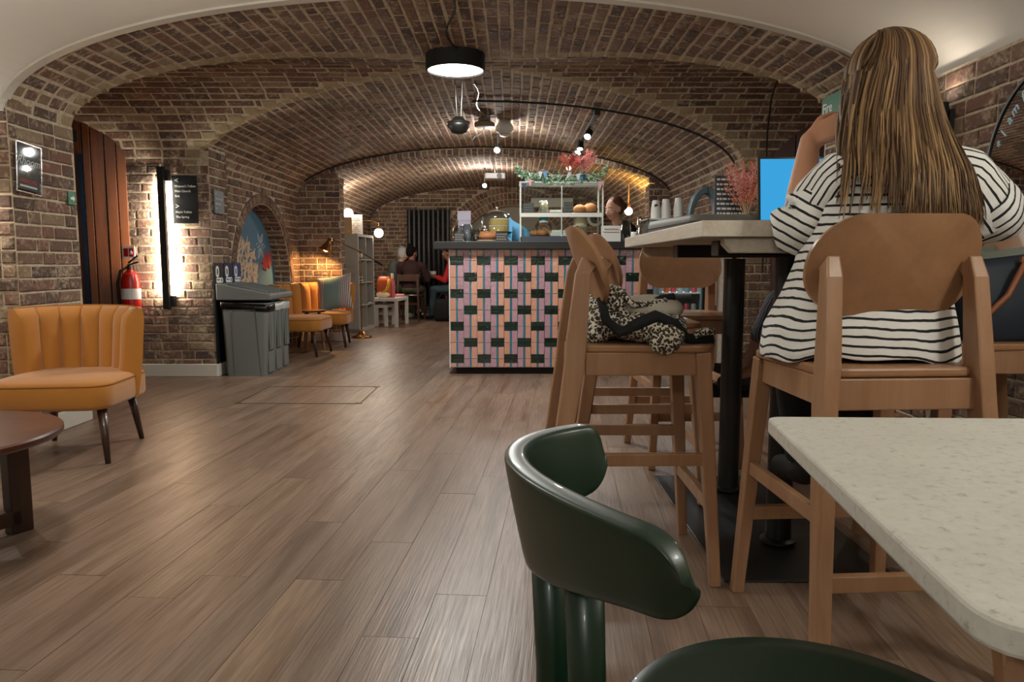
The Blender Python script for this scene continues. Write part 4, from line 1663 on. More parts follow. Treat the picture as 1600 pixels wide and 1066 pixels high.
# ---------------------------------------------------------------- recycling bins
def bins():
    g = 'grey recycling bins by the pier'
    names = ('nearest grey recycling bin, with black liner showing under its sloped lid', 'middle grey recycling bin of the row by the pier', 'farthest grey recycling bin of the row, beside the mustard chair')
    for k in range(3):
        y0 = 6.35 + k * .215
        t = T('recycling_bin', names[k], 'bin', (-2.318, y0 + .105, 0), 0, g)
        hw, hd, H = .205, .098, .64
        bt, tp = .87, 1.0
        rings = []
        for s, z in ((bt * .98, 0), (bt, .012), (tp, H - .03), (tp * 1.03, H - .028), (tp * 1.03, H), (tp * .96, H), (tp * .93, .3)):
            rings.append([(p[0] * s, p[1] * (s if s > .9 else .92), z) for p in rrect(2 * hw, 2 * hd, .035, 4)])
        O('body', MB().loft(rings), 'bin', t, auto=35)
        # recessed panel outline on the wide side
        fr = MB()
        for s in (-1,):
            w0, w1 = .105, .115
            pr = [(-w0, .0), (-w1, .56), (-w1 + .015, .575), (w1 - .03, .575), (w1 - .015, .56), (w0 + .02, 0)]
            pts = [(x, s * (hd * (.90 + .13 * z / H) + .001), z + .005) for x, z in pr]
            fr.tube(pts, .0035, 5)
        O('moulded_rib', fr, 'bindark', t)
        # front grip panels facing the room
        mb = MB()
        mb.box((hw * .99 + .0, 0, .40), (.012, .12, .34))
        O('front_panel', mb, 'bin', t, bevel=.004)
        mb = MB()
        mb.box((hw * .925, 0, .12), (.012, .13, .18))
        O('front_foot_panel', mb, 'bin', t, bevel=.004)
        mb = MB()
        for s in (-1, 1):
            mb.box((hw * 1.0, s * .045, .40), (.014, .012, .33))
        O('grip_groove', mb, 'bindark', t, bevel=.002)
        # liner
        rings = []
        rr = random.Random(k)
        for z, s in ((H - .055, 1.035), (H - .03, 1.06), (H + .005, 1.06), (H + .012, 1.0), (H + .008, .9)):
            rings.append([(p[0] * (s + rr.uniform(-.006, .006)), p[1] * (s + rr.uniform(-.01, .01)), z + rr.uniform(-.008, .004) - (.018 * (p[0] > .1))) for p in rrect(2 * hw, 2 * hd, .035, 6)])
        O('liner', MB().loft(rings, cap=False), 'bag_film' if k == 0 else 'clearbag', t, smooth=True)
        # sloped lid: high at the wall, low at the front
        lid = MB()
        P_ = [(-.235, .665), (.225, .665), (.238, .675), (.238, .71), (.225, .722), (-.17, .80), (-.235, .81)]
        lid.prism(P_, .208, Matrix.Translation((0, .104, 0)) @ Matrix.Rotation(PI / 2, 4, 'X'))
        O('lid', lid, 'bin', t, bevel=.008)
        mb = MB()
        for s in (-.05, .05):
            mb.beam((.2, s, .733), (-.15, s, .803), .03, .012, side=(0, 1, 0))
        O('lid_ridge', mb, 'bin', t, bevel=.004)
        # sign board at the wall side
        sg = T('bin_sign', ('black icon sign standing behind the nearest recycling bin', 'dark navy icon sign standing behind the middle recycling bin', 'blue icon sign standing behind the farthest recycling bin')[k], 'sign', (-2.572, y0 + .105, 0), 0, 'icon signs behind the recycling bins')
        mb = MB()
        mb.prism([(-.1, .0), (.1, 0), (.1, .96), (.08, .985), (-.08, .985), (-.1, .96)], .012, Matrix(((0, 0, 1, 0), (1, 0, 0, 0), (0, 1, 0, 0), (0, 0, 0, 1))))
        O('board', mb, ('signblack', 'navy', 'blue')[k], sg)
        rm = Matrix(((0, 0, 1, .0125), (1, 0, 0, 0), (0, 1, 0, 0), (0, 0, 0, 1)))
        o = rrect(.07, .1, .034, 6)
        O('icon_disc', MB().prism([(x - .035, y + .91) for x, y in o], .001, rm), 'white', sg)
        O('icon_symbol', MB().prism([(x * .35 - .035, y * .55 + .91) for x, y in o], .002, rm), ('signblack', 'navy', 'blue')[k], sg)
        O('icon_badge', MB().prism([(x + .01, y + .835) for x, y in rrect(.15, .045, .02, 5)], .001, rm), 'white', sg)
        O('icon_line', MB().box((.0145, -.02, .84), (.002, .07, .008)), ('signblack', 'navy', 'blue')[k], sg)
        O('icon_line', MB().box((.0145, .055, .835), (.002, .015, .025)), ('signblack', 'navy', 'blue')[k], sg)


bins()

# ---------------------------------------------------------------- counter
CF, CZ = 6.48, 1.17          # tile face plane, top height


def counter():
    t = T('service_counter', 'service counter faced with pink, green and teal glazed tiles', 'counter', (0, 0, 0))
    x0, x1 = -.545, 1.93
    mb = MB()
    mb.box(((x0 + 1.235) / 2, CF + .36, .585), (1.235 - x0, .70, 1.05))
    mb.box(((1.70 + 1.79) / 2, CF + .36, .585), (.09, .70, 1.05))
    mb.box((1.47, CF + .6, .585), (.48, .2, 1.05))
    O('carcass', mb, 'grout', t)
    O('toe_kick', MB().box((.70, CF + .38, .03), (2.40, .62, .06)), 'matteblack', t)
    O('worktop', MB().box((.63, CF + .32, CZ - .0325), (2.62, .82, .065)), 'counter', t, bevel=.004)
    O('corner_trim', MB().box((x0 - .004, CF - .002, .585), (.008, .012, 1.05)), 'whiteplastic', t)
    # tiles: columns of upright pairs with a teal strip between, staggered green double blocks
    BW, P_ = .1185, .288
    gh = .076
    z0, z1 = .066, 1.104
    tiles = []
    nb = int((1.235 - x0) / BW)
    cols = [x0 + .002 + k * BW for k in range(nb)] + [1.703]
    for k, cx in enumerate(cols):
        ev = k % 2 == 0
        zt = z1 + (.0 if ev else P_ / 2) - .060
        zz = zt
        segs = []
        while zz > z0 - .3:
            segs.append(('g', zz - gh, zz))
            segs.append(('p', zz - P_, zz - gh))
            zz -= P_
        segs.append(('p', zt, zt + P_ - gh))
        for kd, a, b in segs:
            if kd == 'g':
                for q in (0, 1):
                    lo, hi = a + q * gh / 2, a + (q + 1) * gh / 2
                    tiles.append(('t_green', cx, cx + BW, lo, hi))
            else:
                m_ = (a + b) / 2
                sw = .0135
                half = (BW - sw) / 2
                for lo, hi in ((a, m_), (m_, b)):
                    tiles.append(('t_salmon' if ev else 't_mauve', cx, cx + half, lo, hi))
                    tiles.append(('t_mauve' if ev else 't_salmon', cx + half + sw, cx + BW, lo, hi))
                tiles.append(('t_teal', cx + half, cx + half + sw, a, b))
    res = []
    for m_, a, b, lo, hi in tiles:
        lo, hi, b = max(lo, z0), min(hi, z1), min(b, 1.795)
        if b - a < .01:
            continue
        if hi - lo < .008:
            continue
        res.append((m_, a, b, lo, hi))
    res.sort(key=lambda q: ((q[1] + q[2]) / 2 > .36, -(q[4] - q[3])))
    rest = {}
    ME = {}
    for i, (m_, a, b, lo, hi) in enumerate(res):
        w_, h = b - a - .0022, hi - lo - .0022
        if i < 298:
            key = (m_, round(w_, 3), round(h, 3), R.randrange(2))
            if key not in ME:
                mb = MB().box((0, -.004, 0), (w_, .012, h))
                me = bpy.data.meshes.new('tile')
                # soft pillowed edge: shrink the front face
                mb.v = [(x * (.96 if y < -.005 else 1), y + R.uniform(-.0006, .0006), z * (.985 if y < -.005 else 1)) for x, y, z in mb.v]
                me.from_pydata(mb.v, [], mb.f)
                me.materials.append(M[m_])
                ME[key] = me
            o = bpy.data.objects.new('tile', ME[key])
            COL.objects.link(o)
            o.parent = t
            o.location = ((a + b) / 2, CF, (lo + hi) / 2)
            o.rotation_euler = (R.uniform(-.012, .012), 0, R.uniform(-.012, .012))
        else:
            rest.setdefault(m_, MB()).box(((a + b) / 2, CF - .004, (lo + hi) / 2), (w_, .012, h))
    big = MB()
    names = list(rest)
    for k, m_ in enumerate(names):
        r = rest[m_]
        big.add(r.v, r.f, None, k)
    if big.v:
        o = O('tiles', big, None, t, mats=names)
        o['kind'] = 'stuff'
    # whitewashed gate at the wall end
    g = T('counter_gate', 'whitewashed board gate with steel hinges at the right end of the counter', 'gate', (1.86, CF + .02, 0))
    for k in range(2):
        O('board', MB().box((-.035 + k * .07, 0, .60), (.068, .03, 1.0)), 'whitewash', g, bevel=.003)
    for z in (.95, .42):
        mb = MB().box((.04, -.018, z), (.06, .006, .1))
        mb.lathe([(.007, -.05), (.007, .05)], (.01, -.022, z), 10)
        O('hinge', mb, 'steel', g)
    # under-counter drinks fridge
    f = T('drinks_fridge', 'small glass fronted drinks fridge built into the counter', 'fridge', (1.47, CF, 0))
    mb = MB()
    for c, d in (((-.215, .2, .57), (.03, .42, .98)), ((.215, .2, .57), (.03, .42, .98)), ((0, .2, 1.045), (.46, .42, .03)), ((0, .2, .10), (.46, .42, .06)), ((0, .41, .57), (.43, .02, .95))):
        mb.box(c, d)
    O('cabinet', mb, 'bin', f)
    O('plinth', MB().box((0, .0, .05), (.46, .03, .07)), 'whiteplastic', f)
    fr = MB()
    for c, d in (((-.2, -.012, .6), (.035, .024, .88)), ((.2, -.012, .6), (.035, .024, .88)), ((0, -.012, 1.02), (.43, .024, .04)), ((0, -.012, .18), (.43, .024, .05))):
        fr.box(c, d)
    O('door_frame', fr, 'greyplastic', f, bevel=.004)
    O('door_glass', MB().box((0, -.01, .6), (.37, .004, .82)), 'pane', f)
    O('handle', MB().box((.206, -.03, .62), (.02, .02, .8)), 'black', f)
    O('light_bar', MB().box((0, .1, 1.01), (.36, .04, .02)), 'fridgein', f)
    lamp('fridge_light', 'AREA', (0, .12, .99), 2.2, 'eef6ff', f, size=.3, aim=(0, .13, 0))
    for z in (.27, .5, .72):
        O('shelf', MB().box((0, .2, z), (.40, .34, .012)), 'whiteplastic', f)
    for row, z in enumerate((.276, .506, .726)):
        for k in range(6):
            x = 1.47 - .155 + .062 * k
            c = ('can_red', 'can_grey', 'greyplastic', 'can_red', 'can_grey', 'orange')[(k + row * 2) % 6]
            d_ = T('drink_can', '%s drinks can in the fridge, %s shelf, %s from the left' % ({'can_red': 'pink red', 'can_grey': 'grey', 'greyplastic': 'blue grey', 'orange': 'orange'}[c], ('bottom', 'middle', 'top')[row], ('first', 'second', 'third', 'fourth', 'fifth', 'sixth')[k]), 'can', (x, CF + .1, z), 0, 'drinks in the counter fridge')
            O('body', MB().lathe([(.02, 0), (.026, .006), (.026, .105), (.021, .116), (.0205, .118)], n=14), c, d_, auto=40)
            O('lid', MB().lathe([(.021, .117), (.001, .1165)], n=14), 'steel', d_)


counter()


# ---------------------------------------------------------------- things on the counter
def jar(loc, r, h, label, lid=None, fill=None, fillh=.6, group=None, cat='jar'):
    t = T('glass_jar', label, cat, loc, 0, group)
    O('glass', MB().lathe([(r * .9, .002), (r, .012), (r, h * .82), (r * .82, h * .93), (r * .82, h), (r * .78, h), (r * .78, h * .93), (r * .95, h * .8), (r * .95, .014)], n=24, cap=False), 'glass', t, smooth=True)
    O('base', MB().lathe([(r * .9, 0), (r * .9, .004)], n=24), 'glass', t)
    if fill:
        O('contents', MB().lathe([(r * .88, .008), (r * .9, h * fillh), (.002, h * fillh + .01)], n=20), fill, t, smooth=True)
    if lid:
        O('lid', MB().lathe([(r * .86, h), (r * .88, h + .012), (r * .5, h + .02), (.012, h + .022), (.016, h + .04), (.004, h + .05)], n=20), lid, t, smooth=True)
    return t


def tumbler(loc, r, h, label, group):
    t = T('glass_tumbler', label, 'glass', loc, 0, group)
    O('glass', MB().lathe([(r, .0), (r * .99, .006), (r * .72, h), (r * .66, h), (.002, h - .008)], n=22, cap=False), 'glass', t, smooth=True)
    return t


def chalk_sign(loc, w_, h, label, rz=0, m='signblack', lines=3):
    t = T('chalk_sign', label, 'sign', loc, rz)
    O('board', MB().box((0, 0, h / 2), (w_, .012, h), (-.12, 0, 0)), m, t, bevel=.002)
    for k in range(lines):
        z = h * (.8 - .26 * k)
        mb = MB()
        x = -w_ * .4
        while x < w_ * (.36 - .1 * (k % 2)):
            l = R.uniform(.008, .018)
            mb.box((x + l / 2, -.0075 + (z - h / 2) * .12, z), (l, .002, .006), (-.12, 0, 0))
            x += l + .005
        O('chalk_writing', mb, 'stone', t)
    O('foot', MB().box((0, .02, .01), (w_ * .7, .05, .012)), m, t)
    return t


def counter_things():
    Y = 6.62
    sx = lambda px, y=Y: (px - 800) / FPX * (y + .0)
    # left cluster
    chalk_sign((sx(718, 6.5), 6.50, CZ), .085, .075, 'small black chalk sign at the left end of the counter', .1)
    g = 'glass jars at the left end of the counter'
    jar((sx(716), 6.72, CZ), .05, .15, 'tall clear glass jar at the very left end of the counter', group=g)
    jar((sx(731), 6.66, CZ), .052, .16, 'clear glass jar in front of the lilac card', group=g)
    jar((sx(745), 6.6, CZ), .042, .12, 'small glass jar half filled with dark coffee beans', None, 'coffee', .4, g)
    t = T('folded_card', 'lilac folded card leaning behind the left glass jars', 'card', (sx(726, 6.85), 6.86, CZ))
    O('upper_leaf', MB().box((0, 0, .25), (.125, .004, .085), (-.12, 0, 0)), 'lilac', t)
    O('lower_leaf', MB().box((.003, -.01, .1), (.115, .006, .21), (.04, 0, 0)), 'lilac', t)
    # straw rods
    # cake on stand under dome
    t = T('cake_stand', 'black raised cake stand with glass dome over a layered sponge', 'cake stand', (sx(776, 6.78), 6.78, CZ))
    O('plate', MB().lathe([(.02, .085), (.15, .088), (.155, .095), (.02, .096)], n=40), 'black', t, auto=40)
    O('pedestal', MB().lathe([(.07, 0), (.07, .01), (.02, .02), (.018, .086)], n=24), 'black', t, auto=40)
    O('dome', MB().lathe([(.135, .097), (.135, .22), (.125, .25), (.09, .28), (.03, .295), (.012, .297)], n=40, cap=False), 'glass', t, smooth=True)
    O('dome_knob', MB().ball((0, 0, .312), .016), 'chrome', t, smooth=True)
    c = T('sponge_cake', 'yellow two layer sponge cake under the glass dome', 'cake', (sx(781, 6.78), 6.77, CZ + .097))
    O('lower_layer', MB().lathe([(.02, 0), (.095, 0), (.1, .02), (.096, .045), (.02, .046)], n=32), 'cake', c, auto=50)
    O('filling', MB().lathe([(.02, .046), (.1, .047), (.1, .058), (.02, .059)], n=32), 'cream', c, auto=50)
    O('upper_layer', MB().lathe([(.02, .06), (.096, .06), (.1, .08), (.094, .105), (.03, .112)], n=32), 'cake', c, auto=50)
    O('topping', MB().lathe([(.09, .107), (.085, .118), (.02, .122)], n=24), 'cream', c, smooth=True)
    c = T('round_loaf', 'brown round loaf cake on a plate in front of the cake stand', 'cake', (sx(763, 6.56), 6.56, CZ))
    O('plate', MB().lathe([(.06, 0), (.095, .008), (.1, .014), (.02, .01)], n=28), 'cream', c, smooth=True)
    O('base', MB().lathe([(.02, .012), (.08, .012), (.085, .03), (.02, .034)], n=28), 'choc', c, smooth=True)
    mb = MB().lathe([(.08, .03), (.085, .05), (.075, .075), (.03, .088)], n=28)
    for k in range(16):
        a = 2 * PI * k / 16
        mb.ball((.06 * math.cos(a), .06 * math.sin(a), .078), .014, 8, 6)
    O('crumb_top', mb, 'bread', c, smooth=True)
    chalk_sign((sx(784, 6.5), 6.49, CZ), .105, .08, 'black chalk sign below the dome cake stand', 0)
    jar((sx(757), 6.64, CZ), .035, .1, 'little glass jar with pinkish contents beside the sponge cake', 'chrome', 'pinkflower', .5)
    t = T('blue_card', 'small sky blue leaflet standing beside the dome', 'leaflet', (sx(796, 6.72), 6.72, CZ))
    O('sheet', MB().prism([(-.03, .06), (.02, .0), (.03, .2), (.0, .23)], .004, Matrix.Rotation(PI / 2, 4, 'X')), 'skyblue', t)
    O('fold', MB().prism([(-.04, .06), (.01, .05), (.012, .1), (-.02, .09)], .004, Matrix.Translation((0, -.01, 0)) @ Matrix.Rotation(PI / 2, 4, 'X')), 'teal', t)
    t = T('blue_board', 'sloping sky blue board standing behind the left of the display case', 'board', (sx(803, 7.0), 7.02, CZ))
    O('sheet', MB().prism([(-.02, 0), (.22, 0), (.18, .10), (-.02, .22)], .012, Matrix.Rotation(PI / 2, 4, 'X')), 'skyblue', t)
    O('edge_strip', MB().box((-.022, -.006, .12), (.01, .016, .24)), 'slate', t)

    # display case
    x0, x1 = .07, .805
    yf, yb, H = 6.56, 6.92, .52
    cxm = (x0 + x1) / 2
    t = T('display_case', 'glass display case with white frame and middle shelf on the counter', 'display case', (cxm, (yf + yb) / 2, CZ))
    w_, d_ = x1 - x0, yb - yf
    O('base_tray', MB().box((0, 0, .025), (w_, d_, .05)), 'slate', t, bevel=.004)
    for sx_ in (-1, 1):
        for sy in (-1, 1):
            O('post', MB().box((sx_ * (w_ / 2 - .006), sy * (d_ / 2 - .006), H / 2), (.012, .012, H)), 'whiteplastic', t)
    O('post', MB().box((0, -d_ / 2 + .005, H / 2), (.008, .008, H)), 'whiteplastic', t)
    O('front_pane', MB().box((0, -d_ / 2 + .002, H / 2 + .02), (w_ - .02, .004, H - .06)), 'pane', t)
    for s in (-1, 1):
        O('side_pane', MB().box((s * (w_ / 2 - .002), 0, H / 2 + .02), (.004, d_ - .02, H - .06)), 'pane', t)
    O('top_panel', MB().box((0, 0, H), (w_ + .01, d_ + .01, .012)), 'whiteplastic', t, bevel=.002)
    O('shelf', MB().box((0, .02, .253), (w_ - .02, d_ - .05, .012)), 'steel', t)
    O('shelf_rail', MB().box((0, -d_ / 2 + .006, .235), (w_, .014, .035)), 'whiteplastic', t, bevel=.002)
    lamp('case_light', 'AREA', (0, -.03, H - .02), 5, 'fff0dc', t, size=.55, shape='RECTANGLE', size_y=.08, aim=(0, -.03, 0))
    O('light_strip', MB().box((0, -.12, H - .014), (w_ - .08, .02, .012)), 'fridgein', t)
    # contents of the case
    g = 'baked goods in the display case'
    def loaf(loc, r, label):
        b = T('seeded_bun', label, 'bun', loc, 0, g)
        O('crust', MB().lathe([(r * .5, 0), (r * .95, .012), (r, .04), (r * .85, r * .95), (r * .4, r * 1.25), (.003, r * 1.32)], n=22), 'bread', b, smooth=True)
        mb = MB()
        for k in range(9):
            a = k * 2.4
            q = r * .2 * math.sqrt(k)
            mb.ball((q * math.cos(a), q * math.sin(a), r * 1.3 - q * q / r * .5), .006, 6, 4)
        O('fruit', mb, 'choc', b)
    zs = CZ + .260
    loaf((.61, 6.7, zs), .06, 'left round fruit bun on the upper shelf of the display case')
    loaf((.705, 6.72, zs), .07, 'right round fruit bun on the upper shelf of the display case')
    jar((.285, 6.7, zs), .045, .11, 'white topped glass jar on the upper shelf of the display case', None, 'cream', .8)
    chalk_sign((.145, 6.61, zs), .1, .085, 'dark chalk sign at the upper left of the display case', 0, 'slate', 4)
    chalk_sign((.50, 6.66, zs), .08, .10, 'dark chalk sign left of the two buns', 0, 'slate', 3)
    t2 = T('serving_tray', 'pale lilac tray on the upper shelf beside the white jar', 'tray', (.39, 6.66, zs))
    O('tray', MB().box((0, 0, .008), (.11, .12, .016)), 'lilac', t2, bevel=.003)
    O('rim', MB().box((0, -.058, .014), (.112, .008, .02)), 'whiteplastic', t2)
    z1 = CZ + .052
    for x, y, r, lb in ((.20, 6.64, .045, 'flat glossy bun at the lower left of the display case'), (.27, 6.61, .05, 'middle bun in front of the doll in the display case'), (.36, 6.64, .045, 'bun at the right of the doll in the display case')):
        loaf((x, y, z1), r, lb)
    dl = T('doll', 'doll with teal cap and auburn plaits among the buns in the display case', 'doll', (.285, 6.72, z1))
    O('body', MB().lathe([(.05, 0), (.055, .04), (.03, .08), (.015, .085)], n=16), 'rattan', dl, smooth=True)
    mb = MB().ball((0, 0, .115), (.042, .04, .046))
    mb.ball((0, -.041, .11), .008, 8, 6)
    O('head', mb, 'skin3', dl, smooth=True)
    O('cap', MB().lathe([(.043, .13), (.043, .155), (.03, .175), (.028, .185), (.004, .187)], n=20), 'teal', dl, auto=40)
    O('cap_band', MB().lathe([(.0445, .125), (.0445, .14)], n=20, cap=False), 'white', dl)
    for s in (-1, 1):
        O('eye', MB().ball((s * .015, -.037, .12), .005, 8, 6), 'black', dl)
        O('plait', MB().tube([(s * .038, 0, .13), (s * .062, -.01, .1), (s * .07, -.02, .04), (s * .08, -.03, .005)], lambda f: .016 - .006 * f, 8), 'hairbrown', dl, smooth=True)
    O('mouth', MB().tube([(-.014, -.039, .098), (0, -.041, .094), (.014, -.039, .098)], .003, 6), 'redprint', dl)
    t2 = T('cake_box', 'white flat cake boxes at the bottom of the display case', 'box', (.44, 6.63, z1))
    O('lower_box', MB().box((0, 0, .015), (.2, .12, .03)), 'paper', t2, bevel=.002)
    O('upper_box', MB().box((.008, .004, .042), (.19, .11, .022)), 'whiteplastic', t2, bevel=.002)
    chalk_sign((.55, 6.60, z1), .08, .09, 'dark chalk sign at the lower right of the display case', 0, 'slate', 3)
    t2 = T('cream_pot', 'tall pale pot at the lower right of the display case', 'pot', (.62, 6.78, z1))
    O('pot', MB().lathe([(.05, 0), (.065, .02), (.06, .12), (.045, .17), (.05, .18)], n=24), 'cream', t2, smooth=True)
    O('rim', MB().lathe([(.05, .175), (.056, .182), (.05, .19)], n=24, cap=False), 'stone', t2)
    # on top of the case: garland, bunting, diffuser, pots, dried flowers
    zt = CZ + H + .007
    gl = T('leaf_garland', 'pale green eucalyptus garland draped over the top of the display case', 'garland', (cxm, yf, zt))
    rr = random.Random(11)
    pts = []
    for k in range(61):
        f = k / 60
        x = -w_ / 2 - .03 + (w_ + .06) * f
        z = .035 + .06 * (abs(2 * f - 1) ** 5) - .03 * math.sin(PI * f)
        pts.append((x, .0, z))
    O('vine', MB().tube(pts, .006, 6), 'leaf', gl)
    leaves = {'leafpale': MB(), 'leaf': MB()}
    for k in range(520):
        p = V(pts[rr.randrange(61)]) + V((rr.uniform(-.02, .02), rr.uniform(-.03, .05), rr.uniform(-.035, .045)))
        e = Euler((rr.uniform(-1.2, 1.2), rr.uniform(-1.2, 1.2), rr.uniform(0, 6.3))).to_matrix().to_4x4()
        L = rr.uniform(.010, .018)
        leaves['leafpale' if rr.random() < .8 else 'leaf'].add([(-L, 0, 0), (0, -L * .7, .002), (L, 0, .004), (0, L * .7, .002)], [(0, 1, 2, 3)], Matrix.Translation(p) @ e)
    for nm in leaves:
        o = O('leaves', leaves[nm], nm, gl)
        o['kind'] = 'stuff'
    bt = T('bunting', 'little white and blue triangular pennants strung over the display case garland', 'bunting', (cxm, yf - .03, zt))
    fl = [(-.33, -.05), (-.28, -.02), (-.19, .05), (-.15, .05), (.14, .03), (.19, .03), (.33, -.05)]
    O('string', MB().tube([(-.36, 0, -.01), (-.3, 0, .0), (-.17, 0, .10), (-.08, 0, .05), (.1, 0, .05), (.2, 0, .06), (.36, 0, .0)], .0025, 5), 'white', bt)
    for k, (x, z) in enumerate(fl):
        O('pennant', MB().prism([(-.02, .03), (.02, .03), (0, -.03)], .002, Matrix.Translation((x, 0, z)) @ Matrix.Rotation(PI / 2, 4, 'X')), ('blue', 'pinkflower', 'white', 'skyblue', 'white', 'blue', 'pinkflower')[k], bt)
    t2 = T('reed_diffuser', 'glass reed diffuser with thin wooden sticks on top of the display case', 'diffuser', (sx(827, 6.72), 6.72, zt))
    O('bottle', MB().lathe([(.016, 0), (.022, .01), (.016, .08), (.012, .1), (.018, .115)], n=18), 'glass', t2, smooth=True)
    for k in range(6):
        a = k * 1.05
        O('reed', MB().tube([(0, 0, .02), (.018 * math.cos(a), .012 * math.sin(a), .2)], .0022, 5), 'rattan', t2)
    t2 = T('slate_box', 'dark slate blue box on top of the display case', 'box', (sx(848, 6.78), 6.80, zt))
    O('box', MB().box((0, 0, .035), (.13, .08, .07)), 'slate', t2, bevel=.003)
    O('lid', MB().box((0, 0, .074), (.134, .084, .012)), 'slate', t2, bevel=.002)
    t2 = T('stone_pot', 'stoneware pot with small leaves in the middle of the display case top', 'pot', (sx(865, 6.76), 6.76, zt))
    O('pot', MB().lathe([(.03, 0), (.042, .02), (.044, .07), (.036, .085), (.03, .08)], n=20), 'stone', t2, smooth=True)
    mb = MB()
    for k in range(26):
        p = V((rr.uniform(-.04, .05), rr.uniform(-.05, .0), rr.uniform(.03, .1)))
        e = Euler((rr.uniform(-1, 1), rr.uniform(-1, 1), rr.uniform(0, 6))).to_matrix().to_4x4()
        mb.add([(-.016, 0, 0), (0, -.01, .002), (.016, 0, .004), (0, .01, .002)], [(0, 1, 2, 3)], Matrix.Translation(p) @ e)
    O('leaves', mb, 'leaf', t2)
    def dried(loc, n, h, spread, mats, label, vm, bend=0, name='dried_flower_vase', seed=1, sz=.012):
        t3 = T(name, label, 'flowers', loc)
        rr = random.Random(seed)
        O('vase', MB().lathe([(.02, 0), (.032, .015), (.036, .045), (.02, .075), (.016, .09), (.02, .095)], n=20), vm, t3, smooth=True)
        plumes = {}
        st = MB()
        for k in range(n):
            a = rr.uniform(0, 2 * PI)
            d = rr.uniform(.2, 1) * spread
            tip = V((d * math.cos(a) + bend * h, d * math.sin(a) * .6, h * rr.uniform(.62, 1)))
            ctrl = V((tip.x * .25, tip.y * .25, tip.z * .75))
            base = V((0, 0, .06))
            P_ = lambda f: (1 - f) ** 2 * base + 2 * f * (1 - f) * ctrl + f * f * tip
            st.tube([P_(i / 6) for i in range(7)], .0018, 4)
            mm = mats[k % len(mats)]
            pm = plumes.setdefault(mm, MB())
            for q in range(95):
                f = rr.uniform(.45, 1.0)
                p = P_(f) + V((rr.gauss(0, 1), rr.gauss(0, 1), rr.gauss(0, 1))) * sz * (1.25 - f * .6)
                e = Euler((rr.uniform(0, 6), rr.uniform(0, 6), 0)).to_matrix().to_4x4()
                pm.add([(-sz * .55, 0, 0), (0, -sz * .22, 0), (sz * .55, 0, 0), (0, sz * .22, sz * .15)], [(0, 1, 2, 3)], Matrix.Translation(p) @ e)
        O('stems', st, 'rattan', t3)
        for mm in plumes:
            O('plume', plumes[mm], mm, t3)
        return t3
    dried((sx(889, 6.72), 6.72, zt), 16, .27, .10, ['redflower', 'terracotta', 'terracotta'], 'red and coral dried flowers in a vase on the display case', 'white', -.05, seed=2)
    dried((sx(905, 6.76), 6.77, zt), 22, .30, .13, ['pinkflower', 'pinkflower', 'redflower'], 'pink feathery dried flowers in a vase on the display case', 'skyblue', .12, seed=5)
    # right of the case
    t2 = T('notice_card', 'white printed notice card leaning beside the display case', 'card', (sx(953, 6.5), 6.5, CZ))
    O('card', MB().box((0, 0, .07), (.17, .004, .14), (-.1, 0, 0)), 'paper', t2)
    for k in range(4):
        O('printed_line', MB().box((0, -.004 - .0026 * (k - 1.5), .03 + .027 * k), (.14 - .02 * (k % 2), .001, .006), (-.1, 0, 0)), 'stone', t2)
    g = 'upturned glass jugs right of the display case'
    tumbler((sx(975, 6.6), 6.6, CZ), .062, .19, 'upturned glass jug nearer the display case', g)
    tumbler((sx(1004, 6.55), 6.55, CZ), .075, .21, 'upturned glass jug farther from the display case, by the tall table', g)
    t2 = T('milk_jug', 'small white jug between the upturned glass jugs', 'jug', (sx(989, 6.5), 6.5, CZ))
    O('body', MB().lathe([(.025, 0), (.03, .01), (.03, .07), (.026, .085), (.024, .08)], n=18), 'whiteplastic', t2, smooth=True)
    O('handle', MB().tube([(.028, 0, .07), (.05, 0, .06), (.05, 0, .03), (.029, 0, .02)], .005, 6), 'whiteplastic', t2)
    # coffee machine with stacks of paper cups
    t2 = T('coffee_machine', 'brushed steel coffee machine carrying paper cups on the counter', 'coffee machine', (1.43, 6.86, CZ))
    O('body', MB().box((0, 0, .12), (.40, .36, .16)), 'steel', t2, bevel=.01)
    O('cup_tray', MB().box((0, 0, .207), (.44, .38, .016)), 'whiteplastic', t2, bevel=.004)
    for k in (-.11, .11):
        O('group_head', MB().lathe([(.035, .02), (.035, .06), (.03, .065)], (k, -.2, 0), 18), 'chrome', t2, auto=40)
    for sx_ in (-.17, .17):
        for sy in (-.14, .14):
            O('foot', MB().lathe([(.018, 0), (.018, .045)], (sx_, sy, 0), 12), 'black', t2)
    g = 'stacks of white paper cups on the coffee machine'
    for k, (px, n, lb) in enumerate(((1021, 7, 'stack of white paper cups with a round printed mark, left on the machine'), (1036.5, 8, 'middle stack of white paper cups on the coffee machine'), (1056, 9, 'right hand stack of white paper cups on the coffee machine'))):
        c = T('cup_stack', lb, 'paper cups', (sx(px, 6.82), 6.8, CZ + .216), 0, g)
        for q in range(n):
            O('paper_cup', MB().lathe([(.044, q * .011), (.045, q * .011 + .004), (.030, q * .011 + .1), (.028, q * .011 + .1), (.004, q * .011 + .098)], n=18), 'whiteplastic', c, auto=40)
        if k == 0:
            O('printed_mark', MB().lathe([(.017, 0), (.001, 0.001)], n=16, mtx=Matrix.Rotation(PI / 2, 4, 'X'), c=(-.004, -.0375, .115)), 'slate', c)
    t2 = T('curved_stand', 'blue grey curved plastic arch rising above the right end of the counter', 'arch', (1.70, 6.57, CZ))
    zo = .18
    rings = []
